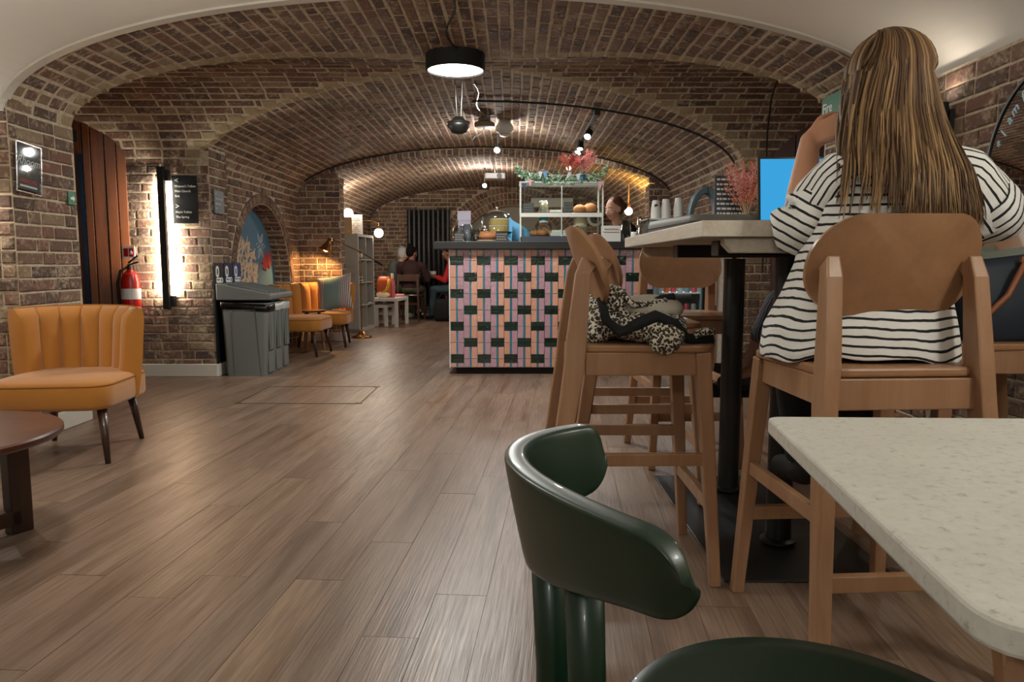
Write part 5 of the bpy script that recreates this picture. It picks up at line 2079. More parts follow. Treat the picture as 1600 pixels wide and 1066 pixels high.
    for k in range(21):
        a = PI * (-.02 + 1.04 * k / 20)
        c_, s_ = math.cos(a), math.sin(a)
        w2 = .035 + .02 * s_
        x, z = -.115 * c_ - .02 * (1 - s_), .05 + zo + .22 * max(s_, -.1)
        nx, nz = -c_, s_
        rings.append([(x - nx * w2 * .55, -.06, z - nz * w2 * .55), (x + nx * w2 * .45, -.07, z + nz * w2 * .45), (x + nx * w2 * .45, .07, z + nz * w2 * .45), (x - nx * w2 * .55, .06, z - nz * w2 * .55)])
    O('arch', MB().loft(rings), 'greyplastic', t2, auto=40, bevel=.006)
    O('seam', MB().box((0, -.071, .27 + zo), (.004, .004, .07)), 'slate', t2)
    for x in (-.125, .105):
        O('foot', MB().box((x, 0, .11), (.05, .13, .22)), 'greyplastic', t2, bevel=.006)
    return dried


dried = counter_things()


def far_wall_things():
    # radiator
    t = T('radiator', 'tall black vertical column radiator on the end brick wall', 'radiator', (-1.56, 13.9, 0))
    for k in range(9):
        x = -.36 + .09 * k
        O('column', MB().prism(rrect(.076, .07, .033, 5), 1.76, Matrix.Translation((x, 0, .22))), 'radiator', t, auto=40)
    for z in (.30, 1.9):
        O('header_bar', MB().box((0, .045, z), (.78, .03, .05)), 'radiator', t, bevel=.004)
    for x in (-.3, .3):
        O('valve_pipe', MB().tube([(x, .03, .3), (x, .03, 0)], .012, 8), 'radiator', t)
    t = T('wall_unit', 'pale grey rectangular wall unit seen through the display case', 'wall unit', (.74, 13.86, 2.08))
    O('housing', MB().box((0, 0, .02), (.78, .2, .17)), 'whiteplastic', t, bevel=.01)
    for s in (-1, 1):
        O('side_bracket', MB().box((s * .37, -.02, -.09), (.04, .16, .08)), 'whiteplastic', t)
    # cubby shelf
    rz = math.radians(-6)
    t = T('cubby_shelf', 'tall pale grey open cube shelf beside the brass lamp', 'shelf', (-2.33, 10.9, 0), rz)
    W, D, Hh = .77, .38, 1.40
    # local: open side +x, width along y
    for s in (-1, 1):
        O('side_panel', MB().box((0, s * (W / 2 - .019), Hh / 2), (D, .038, Hh)), 'greyshelf', t, bevel=.002)
    O('top_panel', MB().box((0, 0, Hh - .019), (D + .002, W + .002, .038)), 'greyshelf', t, bevel=.002)
    O('bottom_panel', MB().box((0, 0, .025), (D, W, .05)), 'greyshelf', t, bevel=.002)
    O('divider', MB().box((0, 0, Hh / 2), (D - .004, .016, Hh - .06)), 'greyshelf', t)
    for k in range(1, 4):
        O('shelf_board', MB().box((0, 0, .05 + k * (Hh - .088) / 4), (D - .006, W - .05, .016)), 'greyshelf', t)
    O('back_panel', MB().box((-D / 2 + .004, 0, Hh / 2), (.008, W - .02, Hh - .02)), 'greyshelf', t)
    def onshelf(y, z, x=.05):
        c, s = math.cos(rz), math.sin(rz)
        return (-2.33 + x * c - y * s, 10.9 + x * s + y * c, z)
    zc = lambda k: .05 + k * (Hh - .088) / 4 + .008
    for (y, k, m_, lb, hh) in ((-.2, 2, 'slate', 'dark folder lying in the upper near shelf cube', .05), (-.2, 3, 'greyknit', 'grey folded cloth in the top near shelf cube', .14), (-.22, 2, 'leaf', 'green box on the dark folder in the shelf', .04), (.18, 1, 'slate', 'thin dark book lying in the far shelf cube', .03)):
        z = zc(k) + (.051 if m_ == 'leaf' else 0)
        b = T('folded_cloth' if m_ == 'greyknit' else 'book' if 'book' in lb else 'box', lb, 'cloth' if m_ == 'greyknit' else 'book' if 'book' in lb else 'box', onshelf(y, z, .06), rz)
        O('body', MB().box((0, 0, hh / 2), (.22, .2, hh)), m_, b, bevel=.006)
        O('spine', MB().box((.111, 0, hh / 2), (.004, .16, hh * .5)), 'paper', b)
    # things on top of the shelf
    t = T('globe_lamp', 'opal globe table lamp on top of the grey cube shelf', 'lamp', onshelf(-.12, Hh, -.03), 0, 'opal globe lamps')
    O('globe', MB().ball((0, 0, .30), .075), 'globe', t, smooth=True)
    O('stem', MB().lathe([(.05, 0), (.05, .012), (.01, .02), (.01, .225), (.03, .235)], n=20), 'brass', t, auto=40)
    lamp('globe_light', 'POINT', (0, 0, .42), 16, 'fff0dc', t, size=.07)
    t = T('framed_notice', 'white framed printed notice standing on the grey cube shelf', 'frame', onshelf(.0, Hh, .05), math.radians(-4))
    O('frame', MB().box((0, 0, .145), (.19, .014, .29)), 'whiteplastic', t, bevel=.003)
    O('sheet', MB().box((0, -.0085, .145), (.16, .002, .26)), 'paper', t)
    for k in range(8):
        O('printed_line', MB().box((0, -.0105, .05 + .027 * k), (.12 - .03 * (k % 3), .001, .008 + .006 * (k > 5))), 'stone', t)
    t = T('white_vase', 'slim white pointed ornament beside the framed notice', 'ornament', onshelf(-.17, Hh, .1))
    O('body', MB().lathe([(.03, 0), (.036, .03), (.02, .10), (.006, .15)], n=18), 'whiteplastic', t, smooth=True)
    O('foot', MB().lathe([(.036, 0), (.036, .008)], n=18), 'stone', t)
    t = T('gold_frame', 'small gold picture frame leaning at the pilaster end of the shelf', 'frame', onshelf(-.3, Hh, .02), .1)
    O('frame', MB().box((0, .0, .12), (.12, .012, .24)), 'gold', t, bevel=.002)
    O('picture', MB().box((0, -.008, .12), (.09, .002, .21)), 'rattan', t)
    # hanging globe
    t = T('globe_lamp', 'opal globe lamp hanging from a wall arm beyond the cube shelf', 'lamp', (-2.08, 11.6, 1.455), 0, 'opal globe lamps')
    O('globe', MB().ball((0, 0, 0), .072), 'globe', t, smooth=True)
    O('cap', MB().lathe([(.035, .06), (.035, .085), (.01, .1), (.006, .16)], n=18), 'brass', t, auto=40)
    O('arm', MB().tube([(0, 0, .15), (-.1, .0, .19), (-.565, 0, .19)], .008, 8), 'brass', t)
    lamp('globe_light', 'POINT', (.0, -.0, -.11), 22, 'fff0dc', t, size=.07)
    # nested white tables
    def wtable(loc, w_, d_, h, lb):
        t = T('side_table', lb, 'side table', loc, math.radians(-5), 'white nesting side tables')
        O('tabletop', MB().box((0, 0, h - .025), (w_, d_, .05)), 'whiteplastic', t, bevel=.003)
        for a in (-1, 1):
            for b in (-1, 1):
                O('leg', MB().box((a * (w_ / 2 - .026), b * (d_ / 2 - .026), (h - .05) / 2), (.05, .05, h - .05)), 'whiteplastic', t, bevel=.003)
    wtable((-1.94, 11.72, 0), .42, .75, .45, 'taller white side table beyond the cube shelf')
    wtable((-2.02, 11.72, 0), .2, .52, .34, 'lower white side table tucked under the taller one')
    t = T('tote_bag', 'orange bag with yellow curved handle on the white side table', 'bag', (-2.0, 11.55, .45))
    O('body', MB().loft([[(p[0] * s, p[1] * s, z) for p in rrect(.2, .2, .05, 4)] for s, z in ((.9, 0), (1.05, .1), (1.0, .26), (.7, .33))]), 'orange', t, smooth=True)
    O('handle', MB().tube([(-.02, -.11, .08), (.05, -.12, .12), (.085, -.11, .2), (.09, -.1, .29)], .022, 8), 'yellow', t, smooth=True)
    O('fold', MB().ball((-.01, -.05, .05), (.11, .1, .06)), 'cream', t, smooth=True)
    t = T('tall_bottle', 'tall pink and cream bottle beside the orange bag', 'bottle', (-1.88, 11.6, .45))
    O('body', MB().lathe([(.04, 0), (.042, .02), (.042, .24), (.02, .30), (.02, .36)], n=18), 'pinkprint', t, smooth=True)
    O('neck', MB().lathe([(.022, .3), (.022, .37), (.01, .375)], n=18), 'cream', t, auto=40)
    t = T('pink_cloth', 'pink folded cloth on the far corner of the white table', 'cloth', (-1.82, 11.9, .45))
    O('lower_fold', MB().box((0, 0, .012), (.16, .14, .022)), 'pinkprint', t, bevel=.01)
    O('upper_fold', MB().box((.01, 0, .032), (.13, .12, .018)), 'pinkflower', t, bevel=.008)
    # brass floor lamp
    P0 = V((-2.0, 9.76, 0))
    t = T('floor_lamp', 'brass swing arm floor lamp leaning its lit shade over the cushion', 'floor lamp', P0)
    O('base', MB().lathe([(.13, 0), (.135, .012), (.10, .025), (.06, .045), (.035, .08), (.014, .10)], n=36), 'brass', t, smooth=True)
    O('pole', MB().tube([(0, 0, .09), (0, 0, 1.15)], .009, 12), 'brass', t)
    O('joint', MB().ball((0, 0, 1.135), .022), 'brass', t, smooth=True)
    hd = V((-.215, -.66, 1.285 - 0))
    O('arm', MB().tube([hd, (0, 0, 1.135), (.16, .49, .985)], .0075, 10), 'brass', t)
    O('counterweight', MB().tube([(.13, .4, 1.012), (.18, .55, .966)], .018, 12), 'black', t)
    O('knob', MB().ball(hd, .02), 'chrome', t, smooth=True)
    ax = V((-.35, -.25, -1)).normalized()
    m = (-ax).to_track_quat('Z', 'Y').to_matrix().to_4x4()
    sh = hd + V((-.03, -.02, -.06))
    m.translation = sh
    O('shade', MB().lathe([(.09, -.11), (.085, -.095), (.055, -.03), (.032, .02), (.03, .06), (.012, .065), (.028, .02), (.05, -.03), (.082, -.1)], n=30, cap=False, mtx=m), 'brass', t, smooth=True)
    O('bulb', MB().ball(sh + ax * .075, .034), 'bulb', t, smooth=True)
    lamp('floor_lamp_light', 'SPOT', sh + ax * .11, 40, 'ffc47c', t, size=.04, aim=sh + ax * 2 + V((0, .55, 0)), spot=150, blend=.5)
    # little side table between chairs
    t = T('side_table', 'small round wooden side table between the two far mustard chairs', 'side table', (-2.30, 8.40, 0))
    O('tabletop', MB().lathe([(.16, .43), (.17, .44), (.17, .452), (.02, .455)], n=36), 'walnut', t, auto=40)
    for k in range(3):
        a = 2.1 * k + .35
        O('leg', MB().tube([(.09 * math.cos(a), .09 * math.sin(a), .43), (.14 * math.cos(a), .14 * math.sin(a), 0)], lambda f: .017 - .004 * f, 10), 'stoolwood', t)
    # striped cushion
    t = NT('striped_cushion_cloth')
    sp = t.n('ShaderNodeSeparateXYZ')
    t.l(t.coord(), sp.inputs[0])
    x = sp.outputs[0]
    f = t.math('FRACT', t.math('MULTIPLY', x, 46))
    k = t.math('LESS_THAN', f, .33)
    band = t.ramp(t.math('MULTIPLY_ADD', x, 2.0, .5), [(0, 'b6a9a4'), (.22, 'b6a9a4'), (.24, '7d9694'), (.62, '6f8e8e'), (.66, 'b6a9a4')], 'CONSTANT')
    dark = t.ramp(t.math('MULTIPLY_ADD', x, 2.0, .5), [(0, '2a2628'), (.22, '2a2628'), (.24, '557170'), (.62, '9c7a86'), (.66, '4c4048')], 'CONSTANT')
    t.l(t.mix(k, band, dark), t.b.inputs['Base Color'])
    t.b.inputs['Roughness'].default_value = .9
    M['cushion'] = t.m
    cu = T('striped_cushion', 'striped teal and grey cushion propped on the far mustard chair', 'cushion', (-2.13, 8.86, .63))
    rings = []
    n = 24
    mb = MB()
    for i in range(n + 1):
        for j in range(n + 1):
            pass
    def pill(u, v, s):
        a = abs(u) ** 2.2
        b = abs(v) ** 2.2
        th = .075 * max(0, (1 - a)) ** .5 * max(0, (1 - b)) ** .5
        k_ = 1 - .06 * (1 - abs(u) ** 2) * 0
        pinch = 1 + .07 * (abs(u * v) ** 1.5)
        return (u * .215 * pinch * (1 - .05 * (1 - v * v) * abs(u)), s * th, v * .205 * pinch * (1 - .05 * (1 - u * u) * abs(v)))
    vs, fs = [], []
    for s in (-1, 1):
        o = len(vs)
        for i in range(n + 1):
            for j in range(n + 1):
                vs.append(pill(-1 + 2 * i / n, -1 + 2 * j / n, s))
        for i in range(n):
            for j in range(n):
                q = (o + i * (n + 1) + j, o + (i + 1) * (n + 1) + j, o + (i + 1) * (n + 1) + j + 1, o + i * (n + 1) + j + 1)
                fs.append(q if s < 0 else q[::-1])
    mb.add(vs, fs, Euler((math.radians(-14), math.radians(-9), math.radians(-12))).to_matrix().to_4x4())
    O('cover', mb, 'cushion', cu, smooth=True)
    O('corner_tuft', MB().ball((.215, -.03, -.19), .016, 8, 6), 'lilac', cu)


far_wall_things()

# ---------------------------------------------------------------- people
class Blob:
    """closed round pieces that a voxel remesh fuses into one continuous surface"""

    def __init__(s):
        s.mb = MB()

    def cap(s, p0, r0, p1, r1, n=12):
        p0, p1 = V(p0), V(p1)
        s.mb.ball(p0, r0, n, 8)
        s.mb.ball(p1, r1, n, 8)
        s.mb.tube([p0, p1], lambda f: r0 + (r1 - r0) * f, n)
        return s

    def chain(s, *pr):
        for (a, ra), (b, rb) in zip(pr, pr[1:]):
            s.cap(a, ra, b, rb)
        return s

    def ell(s, c, r, rot=None):
        s.mb.ball(c, r, 18, 12, Euler(rot).to_matrix().to_4x4() if rot else None)
        return s

    def out(s, name, m, parent, vox=.012, sm=3):
        return O(name, s.mb, m, parent, remesh=vox, smoothit=sm)


def hand(b, wrist, d, n_, side, curl=.5, r=.0085):
    """palm, four fingers and a thumb growing from the wrist along d; n_ = palm normal; side = +1 thumb on +s"""
    wrist, d, n_ = V(wrist), V(d).normalized(), V(n_)
    n_ = (n_ - d * n_.dot(d)).normalized()
    s = d.cross(n_).normalized() * side
    kn = []
    for i in range(4):
        o = (1.5 - i) * .019
        k = wrist + d * (.088 - .004 * abs(i - 1)) + s * o
        kn.append(k)
        b.cap(wrist + s * o * .55 + d * .012, .017, k, .0115)
    b.cap(kn[0] - d * .03, .012, kn[3] - d * .03, .012)
    for i, L in enumerate((.068, .077, .072, .056)):
        p, dd = kn[i], d
        rr = r * (1, 1.02, 1, .88)[i]
        for q, (fr, an) in enumerate(((.45, curl), (.31, curl * 1.25), (.24, curl))):
            ax = d.cross(n_)
            dd = (Matrix.Rotation(an, 3, ax) @ dd)
            p2 = p + dd * L * fr
            b.cap(p, rr * (1 - .07 * q), p2, rr * (.93 - .07 * q), 8)
            p = p2
    a = wrist + s * .022 + d * .02
    b1 = a + (d * .6 + s * .75 + n_ * .25).normalized() * .042
    b2 = b1 + (d * .85 + s * .2 + n_ * .45).normalized() * .032
    b3 = b2 + (d * .8 - s * .1 + n_ * .6).normalized() * .025
    b.chain((a, .015), (b1, .0115), (b2, .0098), (b3, .008))


def head(b, c, rot, sc=1.0):
    """skull, face, nose, ears and jaw; face looks along local +y"""
    m = Euler(rot).to_matrix()
    f = lambda x, y, z: V(c) + m @ (V((x, y, z)) * sc)
    b.ell(f(0, -.008, .022), (.074 * sc, .09 * sc, .09 * sc), rot)
    b.ell(f(0, .03, -.03), (.058 * sc, .06 * sc, .075 * sc), rot)
    b.ell(f(0, .048, -.082), (.03 * sc, .03 * sc, .026 * sc), rot)
    b.cap(f(0, .082, .008), .010 * sc, f(0, .104, -.03), .014 * sc)
    for s in (-1, 1):
        b.ell(f(s * .076, -.008, -.012), (.011 * sc, .021 * sc, .033 * sc), rot)
        b.ell(f(s * .038, .06, -.028), (.026 * sc, .026 * sc, .024 * sc), rot)
        b.ell(f(s * .03, .073, .026), (.026 * sc, .012 * sc, .01 * sc), rot)
    b.ell(f(0, .083, -.056), (.024 * sc, .012 * sc, .008 * sc), rot)
    return f


def face_parts(parent, f, sc=1.0, brow='hairdark'):
    for s in (-1, 1):
        O('eye', MB().ball(f(s * .031, .078, .004), .0105 * sc, 10, 8), 'white', parent, smooth=True)
        O('iris', MB().ball(f(s * .031, .0855, .004), .005 * sc, 8, 6), 'black', parent, smooth=True)
        O('eyebrow', MB().tube([f(s * .015, .088, .026), f(s * .032, .087, .032), f(s * .05, .076, .026)], .003 * sc, 6), brow, parent)
    O('lips', MB().tube([f(-.022, .086, -.056), f(0, .096, -.055), f(.022, .086, -.056)], lambda t: .0045 * sc * (1 - abs(2 * t - 1) * .6), 6), 'pinkprint', parent)


def person(label, loc, rz, seat=.46, lean=.1, top='maroonknit', legs='denim', skin='skin', hair='hairdark', shoe='shoe', style='bun', hands=None, headrot=(0, 0, 0), knees=None, ankles=None, toes=None, stand=False, vox=.014, sleeve='long', hem=None, sh=.17):
    """seated (or standing) figure; faces local +y"""
    t = T('person', label, 'person', loc, rz)
    z = seat
    hipz = z + .085 if not stand else .92
    pel = V((0, 0, hipz))
    che = V((0, lean * .55, hipz + .30))
    nk = V((0, lean, hipz + .455))
    hc = V((0, lean * 1.25 + .03, hipz + .615))
    knees = knees or [(s * .11, .42, z + .07) if not stand else (s * .09, .02, .5) for s in (-1, 1)]
    ankles = ankles or [(s * .12, .46, .09) if not stand else (s * .09, 0, .09) for s in (-1, 1)]
    toes = toes or [(a[0] * 1.05, a[1] + .15, a[2] - .055) for a in ankles]
    hands = hands or [(s * .13, .42, .78) for s in (-1, 1)]
    B_ = Blob()
    f = head(B_, hc, headrot)
    B_.cap(nk - V((0, .0, .03)), .055, hc - V((0, .01, .06)), .05)
    B_.ell(che + V((0, 0, .02)), (.135, .095, .16)).ell(pel + V((0, 0, .06)), (.14, .10, .12))
    C_ = Blob()
    C_.ell(che + V((0, 0, .03)), (.155, .115, .175)).ell((pel + che) / 2, (.15, .118, .17)).ell(pel + V((0, 0, .05)), (.168, .135, .11))
    L_ = Blob()
    L_.ell(pel + V((0, .0, .02)), (.165, .13, .10))
    Shs = [Blob(), Blob()]
    for i, s in enumerate((-1, 1)):
        shd = nk + V((s * sh, -.01, -.055))
        hnd = V(hands[i])
        mid = (shd + hnd) / 2
        L = .56
        d = (hnd - shd).length
        drop = math.sqrt(max(0.0, (L / 2) ** 2 - (d / 2) ** 2))
        dirn = (hnd - shd).normalized()
        dn = V((s * .55, -.35, -1))
        dn = (dn - dirn * dn.dot(dirn)).normalized()
        elb = mid + dn * drop
        wr = elb + (hnd - elb).normalized() * ((hnd - elb).length - .05)
        B_.chain((shd, .045), (elb, .036), (wr, .025))
        hand(B_, wr, hnd - elb, V((0, 0, -1)) if abs((hnd - elb).normalized().z) < .8 else V((0, 1, 0)), -s, .45)
        C_.chain((nk + V((s * .05, 0, -.02)), .05), (shd, .062), (elb, .052))
        if sleeve == 'long':
            C_.chain((elb, .05), (elb + (wr - elb) * .9, .036))
        hp = pel + V((s * .085, 0, 0))
        kn, an, to = V(knees[i]), V(ankles[i]), V(toes[i])
        B_.chain((hp, .07), (kn, .048), (an, .034))
        he = an if hem is None else kn + (an - kn) * hem
        L_.chain((hp, .088), (kn, .066), (he, .048 if hem is None else .06))
        B_.cap(an, .034, to + V((0, 0, .015)), .03)
        heel = an + (an - to).normalized() * .04 - V((0, 0, .03))
        heel.z = to.z + (.0 if abs(an.z - to.z) < .08 else .02)
        Shs[i].cap(heel + V((0, 0, .025)), .042, to + V((0, 0, .02)), .036).cap(an, .04, heel + V((0, 0, .03)), .042)
    B_.out('body', skin, t, vox, 2)
    C_.out('top', top, t, vox, 5)
    L_.out('trousers', legs, t, vox, 4)
    for Sh in Shs:
        Sh.out('shoe', shoe, t, vox, 3)
    face_parts(t, f, 1.0, hair)
    H_ = Blob()
    m = Euler(headrot)
    H_.ell(f(0, -.032, .042), (.084, .092, .086), headrot)
    if style == 'bun':
        H_.ell(f(0, -.055, .115), (.05, .05, .045), headrot).ell(f(0, -.06, .0), (.075, .055, .075), headrot)
    elif style == 'low_bun':
        H_.ell(f(0, -.125, .0), (.05, .045, .05), headrot).ell(f(0, -.05, .0), (.078, .06, .08), headrot)
    elif style == 'bob':
        H_.ell(f(0, -.045, -.01), (.09, .07, .09), headrot)
        for s in (-1, 1):
            H_.ell(f(s * .07, -.015, -.02), (.022, .05, .07), headrot)
    else:
        H_.ell(f(0, -.045, .0), (.083, .062, .08), headrot)
    o = H_.out('hair', hair, t, .009, 2)
    dt = o.modifiers.new('d', 'DISPLACE')
    tx = bpy.data.textures.get('hairclouds') or bpy.data.textures.new('hairclouds', 'CLOUDS')
    tx.noise_scale = .03
    dt.texture = tx
    dt.strength = .012
    return t


def far_people():
    def chair(loc, rz, lb):
        t = T('dining_chair', lb, 'chair', loc, rz, 'dark wooden chairs at the far table')
        for s in (-1, 1):
            O('leg', MB().beam((s * .19, -.24, 0), (s * .165, -.17, .80), .03, .03, .035, .028, side=(1, 0, 0)), 'walnutleg', t)
            O('leg', MB().beam((s * .2, .2, 0), (s * .17, .17, .43), .026, .026, .034, .034, side=(1, 0, 0)), 'walnutleg', t)
        O('seat', MB().prism(rrect(.4, .4, .05, 4), .025, Matrix.Translation((0, 0, .43))), 'walnutleg', t, bevel=.004)
        O('back_rail', MB().beam((-.17, -.185, .74), (.17, -.185, .74), .11, .02, side=(0, 0, 1)), 'walnutleg', t)
        O('stretcher', MB().beam((-.175, -.2, .3), (.175, -.2, .3), .035, .02, side=(0, 0, 1)), 'walnutleg', t)
        return t
    chair((-1.74, 12.66, 0), math.radians(-6), 'dark wooden chair under the person in the maroon top')
    chair((-2.26, 13.5, 0), math.radians(-82), 'dark wooden chair under the silver haired person')
    chair((-.95, 13.0, 0), math.radians(84), 'dark wooden chair under the person in red')
    person('person with dark bun and maroon top sitting with back to the camera', (-1.74, 12.66, 0), math.radians(-6), .46, .08, 'maroonknit', 'olive', 'skin2', 'hairdark', 'whiteplastic', 'bun', [(-.1, .42, .76), (.14, .42, .76)], (math.radians(-5), 0, math.radians(-25)), sh=.2)
    person('silver haired person in grey green jumper leaning over the far table', (-2.26, 13.5, 0), math.radians(-82), .46, .2, 'greyknit', 'olive', 'skin3', 'hairgrey', 'shoe', 'bob', [(-.12, .45, .77), (.12, .45, .77)], (math.radians(-14), 0, 0))
    person('person in red jumper and jeans partly hidden by the counter edge', (-.95, 13.0, 0), math.radians(84), .46, .12, 'redknit', 'jeans', 'skin2', 'hairdark', 'shoe', 'short', [(-.12, .42, .77), (.12, .42, .77)], (math.radians(-8), 0, 0))
    t = T('cafe_table', 'small round table the three far people sit round', 'table', (-1.44, 13.45, 0))
    O('tabletop', MB().lathe([(.02, .715), (.30, .715), (.31, .722), (.31, .735), (.02, .74)], n=40), 'walnut', t, auto=40)
    O('pedestal', MB().lathe([(.16, 0), (.16, .012), (.03, .03), (.028, .71)], n=24), 'black', t, auto=40)
    t = T('white_pot', 'white tapered pot on the far table', 'pot', (-1.42, 13.3, .74))
    O('pot', MB().lathe([(.035, 0), (.04, .01), (.062, .10), (.058, .102), (.036, .015)], n=22), 'whiteplastic', t, smooth=True)
    O('rim', MB().lathe([(.06, .098), (.065, .104), (.058, .106)], n=22, cap=False), 'whiteplastic', t)
    t = T('dark_bag', 'black bag on the floor by the jeans wearing person', 'bag', (-1.15, 12.55, 0))
    O('body', MB().loft([[(p[0] * s, p[1] * s, z) for p in rrect(.34, .22, .06, 4)] for s, z in ((.9, 0), (1.05, .08), (1, .3), (.75, .38))]), 'blackfab', t, smooth=True)
    O('strap', MB().tube([(-.1, 0, .36), (-.05, -.02, .47), (.05, -.02, .47), (.1, 0, .36)], .012, 8), 'blackfab', t, smooth=True)
    # barista
    person('barista with brown bun looking down behind the counter, right of the display case', (1.24, 7.72, 0), math.radians(120), .46, .16, 'denim', 'denim', 'skin3', 'hairbrown', 'shoe', 'low_bun', [(-.14, .36, 1.12), (.14, .36, 1.14)], (math.radians(-14), 0, math.radians(4)), stand=True, vox=.012)
    # person on the far stool, hidden behind the woman except one leg and the shoes
    person('person on the far right stool, showing bare shins and black canvas shoes', (1.61, 3.27, 0), math.radians(90), .735, .02, 'slate', 'pattern', 'skin2', 'hairdark', 'shoe', 'short', [(-.12, .32, 1.17), (.1, .32, 1.17)], (math.radians(-10), 0, 0),
           knees=[(-.06, .40, .80), (.12, .38, .80)], ankles=[(-.02, .52, .50), (.13, .54, .44)], toes=[(-.01, .66, .43), (.13, .70, .37)], hem=.42, sh=.15)


far_people()


# ---------------------------------------------------------------- the woman on the stool
def woman():
    t = T('person', 'long haired woman in black striped top sitting with back to the camera', 'person', (0, 0, 0))
    shL, elL, wrL = V((.845, 1.93, 1.205)), V((.765, 1.985, 1.085)), V((.822, 2.08, 1.318))
    shR, elR, wrR = V((1.165, 1.95, 1.20)), V((1.262, 1.975, 1.115)), V((1.12, 2.26, 1.168))
    hc = V((.985, 2.0, 1.455))
    b = Blob()
    f = head(b, hc, (math.radians(-8), 0, math.radians(8)), .93)
    b.cap((.99, 1.97, 1.25), .055, (.985, 1.985, 1.40), .052)
    b.ell((.975, 1.945, 1.10), (.15, .10, .17)).ell((.925, 1.95, .86), (.18, .13, .13))
    b.chain(((.99, 1.96, 1.22), .06), (shL, .05), (elL, .042), (elL + (wrL - elL) * .35, .043), (wrL, .026))
    b.chain(((.99, 1.96, 1.22), .06), (shR, .05), (elR, .042), (elR + (wrR - elR) * .35, .042), (wrR, .026))
    hand(b, wrL, V((.085, -.055, .05)), V((.35, .8, -.5)), 1, .75)
    hand(b, wrR, V((-.05, .12, -.02)), V((0, 0, -1)), -1, .3)
    hips = [V((.84, 1.95, .83)), V((1.01, 1.95, .83))]
    kn = [V((.875, 2.31, .80)), V((1.05, 2.31, .80))]
    an = [V((.87, 2.17, .40)), V((1.05, 2.17, .40))]
    to = [V((.87, 2.31, .335)), V((1.05, 2.31, .335))]
    for h, k, a, o_ in zip(hips, kn, an, to):
        b.chain((h, .09), (k, .058), (a, .036))
        b.cap(a - V((0, .02, .03)), .034, o_, .028)
    b.out('body', 'skin', t, .0062, 2)
    face_parts(t, f, 1.0, 'hairbrown')
    L_ = Blob()
    L_.ell((.925, 1.95, .835), (.2, .165, .095))
    for h, k, a in zip(hips, kn, an):
        L_.chain((h, .098), (k, .072), (a + V((0, 0, .02)), .05))
    L_.out('trousers', 'denim', t, .012, 4)
    for a, o_ in zip(an, to):
        S_ = Blob()
        S_.cap(a - V((0, .03, .035)), .042, o_ + V((0, .01, 0)), .036)
        S_.out('shoe', 'shoe', t, .01, 3)
    # striped top: torso lofted hem to neck, stripe coordinate = height
    rows = [(.742, .915, 1.935, .246, .168), (.76, .913, 1.935, .246, .17), (.82, .912, 1.935, .236, .166), (.90, .925, 1.935, .206, .15), (.98, .943, 1.94, .192, .14), (1.06, .962, 1.945, .196, .136), (1.13, .985, 1.95, .205, .132), (1.19, 1.0, 1.955, .205, .118), (1.235, 1.0, 1.96, .178, .10), (1.265, .998, 1.965, .135, .084), (1.285, .995, 1.97, .085, .07), (1.30, .99, 1.975, .064, .062)]
    # densify
    RR = []
    for a, c in zip(rows, rows[1:]):
        for q in range(5):
            RR.append(tuple(a[i] + (c[i] - a[i]) * q / 5 for i in range(5)))
    RR.append(rows[-1])
    N = 72
    vs, fs, uv = [], [], []
    for z, cx, cy, rx, ry in RR:
        fold = max(0, (1.0 - z)) * .045
        for k in range(N):
            a = 2 * PI * k / N
            c_, s_ = math.cos(a), math.sin(a)
            e = .82
            x = math.copysign(abs(c_) ** e, c_) * rx
            y = math.copysign(abs(s_) ** e, s_) * ry
            w_ = 1 + fold * (.5 * math.sin(7 * a + 9 * z) + .5 * math.sin(11 * a + 1.3 - 6 * z)) + .006 * math.sin(5 * a + 21 * z)
            zz = z + (.012 * math.sin(3 * a + 1) + .007 * math.sin(8 * a)) * max(0, (.85 - z) / .13) - (.03 * (abs(c_) ** 2) * max(0, z - 1.17) / .1 if z < 1.27 else 0.0)
            vs.append((cx + x * w_, cy + y * w_, zz))
            uv.append((a, z - .012 * (c_ + .4) * max(0, 1.0 - z) + .006 * math.sin(6 * a + 4 * z) * max(0, 1.05 - z) * 3))
    nr = len(RR)
    for i in range(nr - 1):
        for k in range(N):
            fs.append((i * N + k, i * N + (k + 1) % N, (i + 1) * N + (k + 1) % N, (i + 1) * N + k))
    def sleeve(pts, radii, droop, axial, u0=0, n=36, ph=0):
        o = len(vs)
        ref = V((0, 0, 1))
        L = 0
        P_ = [V(p) for p in pts]
        # resample
        q_, rr_ = [], []
        for a, c, ra, rc in zip(P_, P_[1:], radii, radii[1:]):
            for k in range(6):
                q_.append(a + (c - a) * k / 6)
                rr_.append(ra + (rc - ra) * k / 6)
        q_.append(P_[-1])
        rr_.append(radii[-1])
        m_ = len(q_)
        for i in range(m_):
            d = (q_[min(m_ - 1, i + 1)] - q_[max(0, i - 1)]).normalized()
            u = (ref - d * ref.dot(d))
            u.normalize()
            ref = u
            w2 = d.cross(u)
            if i:
                L += (q_[i] - q_[i - 1]).length
            for k in range(n):
                a = 2 * PI * k / n
                r = rr_[i] * (1 + .045 * math.sin(3 * a + 7 * L + ph) + .035 * math.sin(5 * a - 30 * L))
                p = q_[i] + (u * math.cos(a) + w2 * math.sin(a)) * r
                if math.cos(a) < 0:
                    p -= V((0, 0, 1)) * droop * (i / m_) * abs(math.cos(a))
                vs.append(tuple(p))
                uv.append((a, (p - shL).dot(axial) if axial else (a if a < PI else 2 * PI - a) * .085 + .008 * math.sin(20 * L)))
        for i in range(m_ - 1):
            for k in range(n):
                fs.append((o + i * n + k, o + i * n + (k + 1) % n, o + (i + 1) * n + (k + 1) % n, o + (i + 1) * n + k))
    dL = (elL - shL).normalized()
    dR = (elR - shR).normalized()
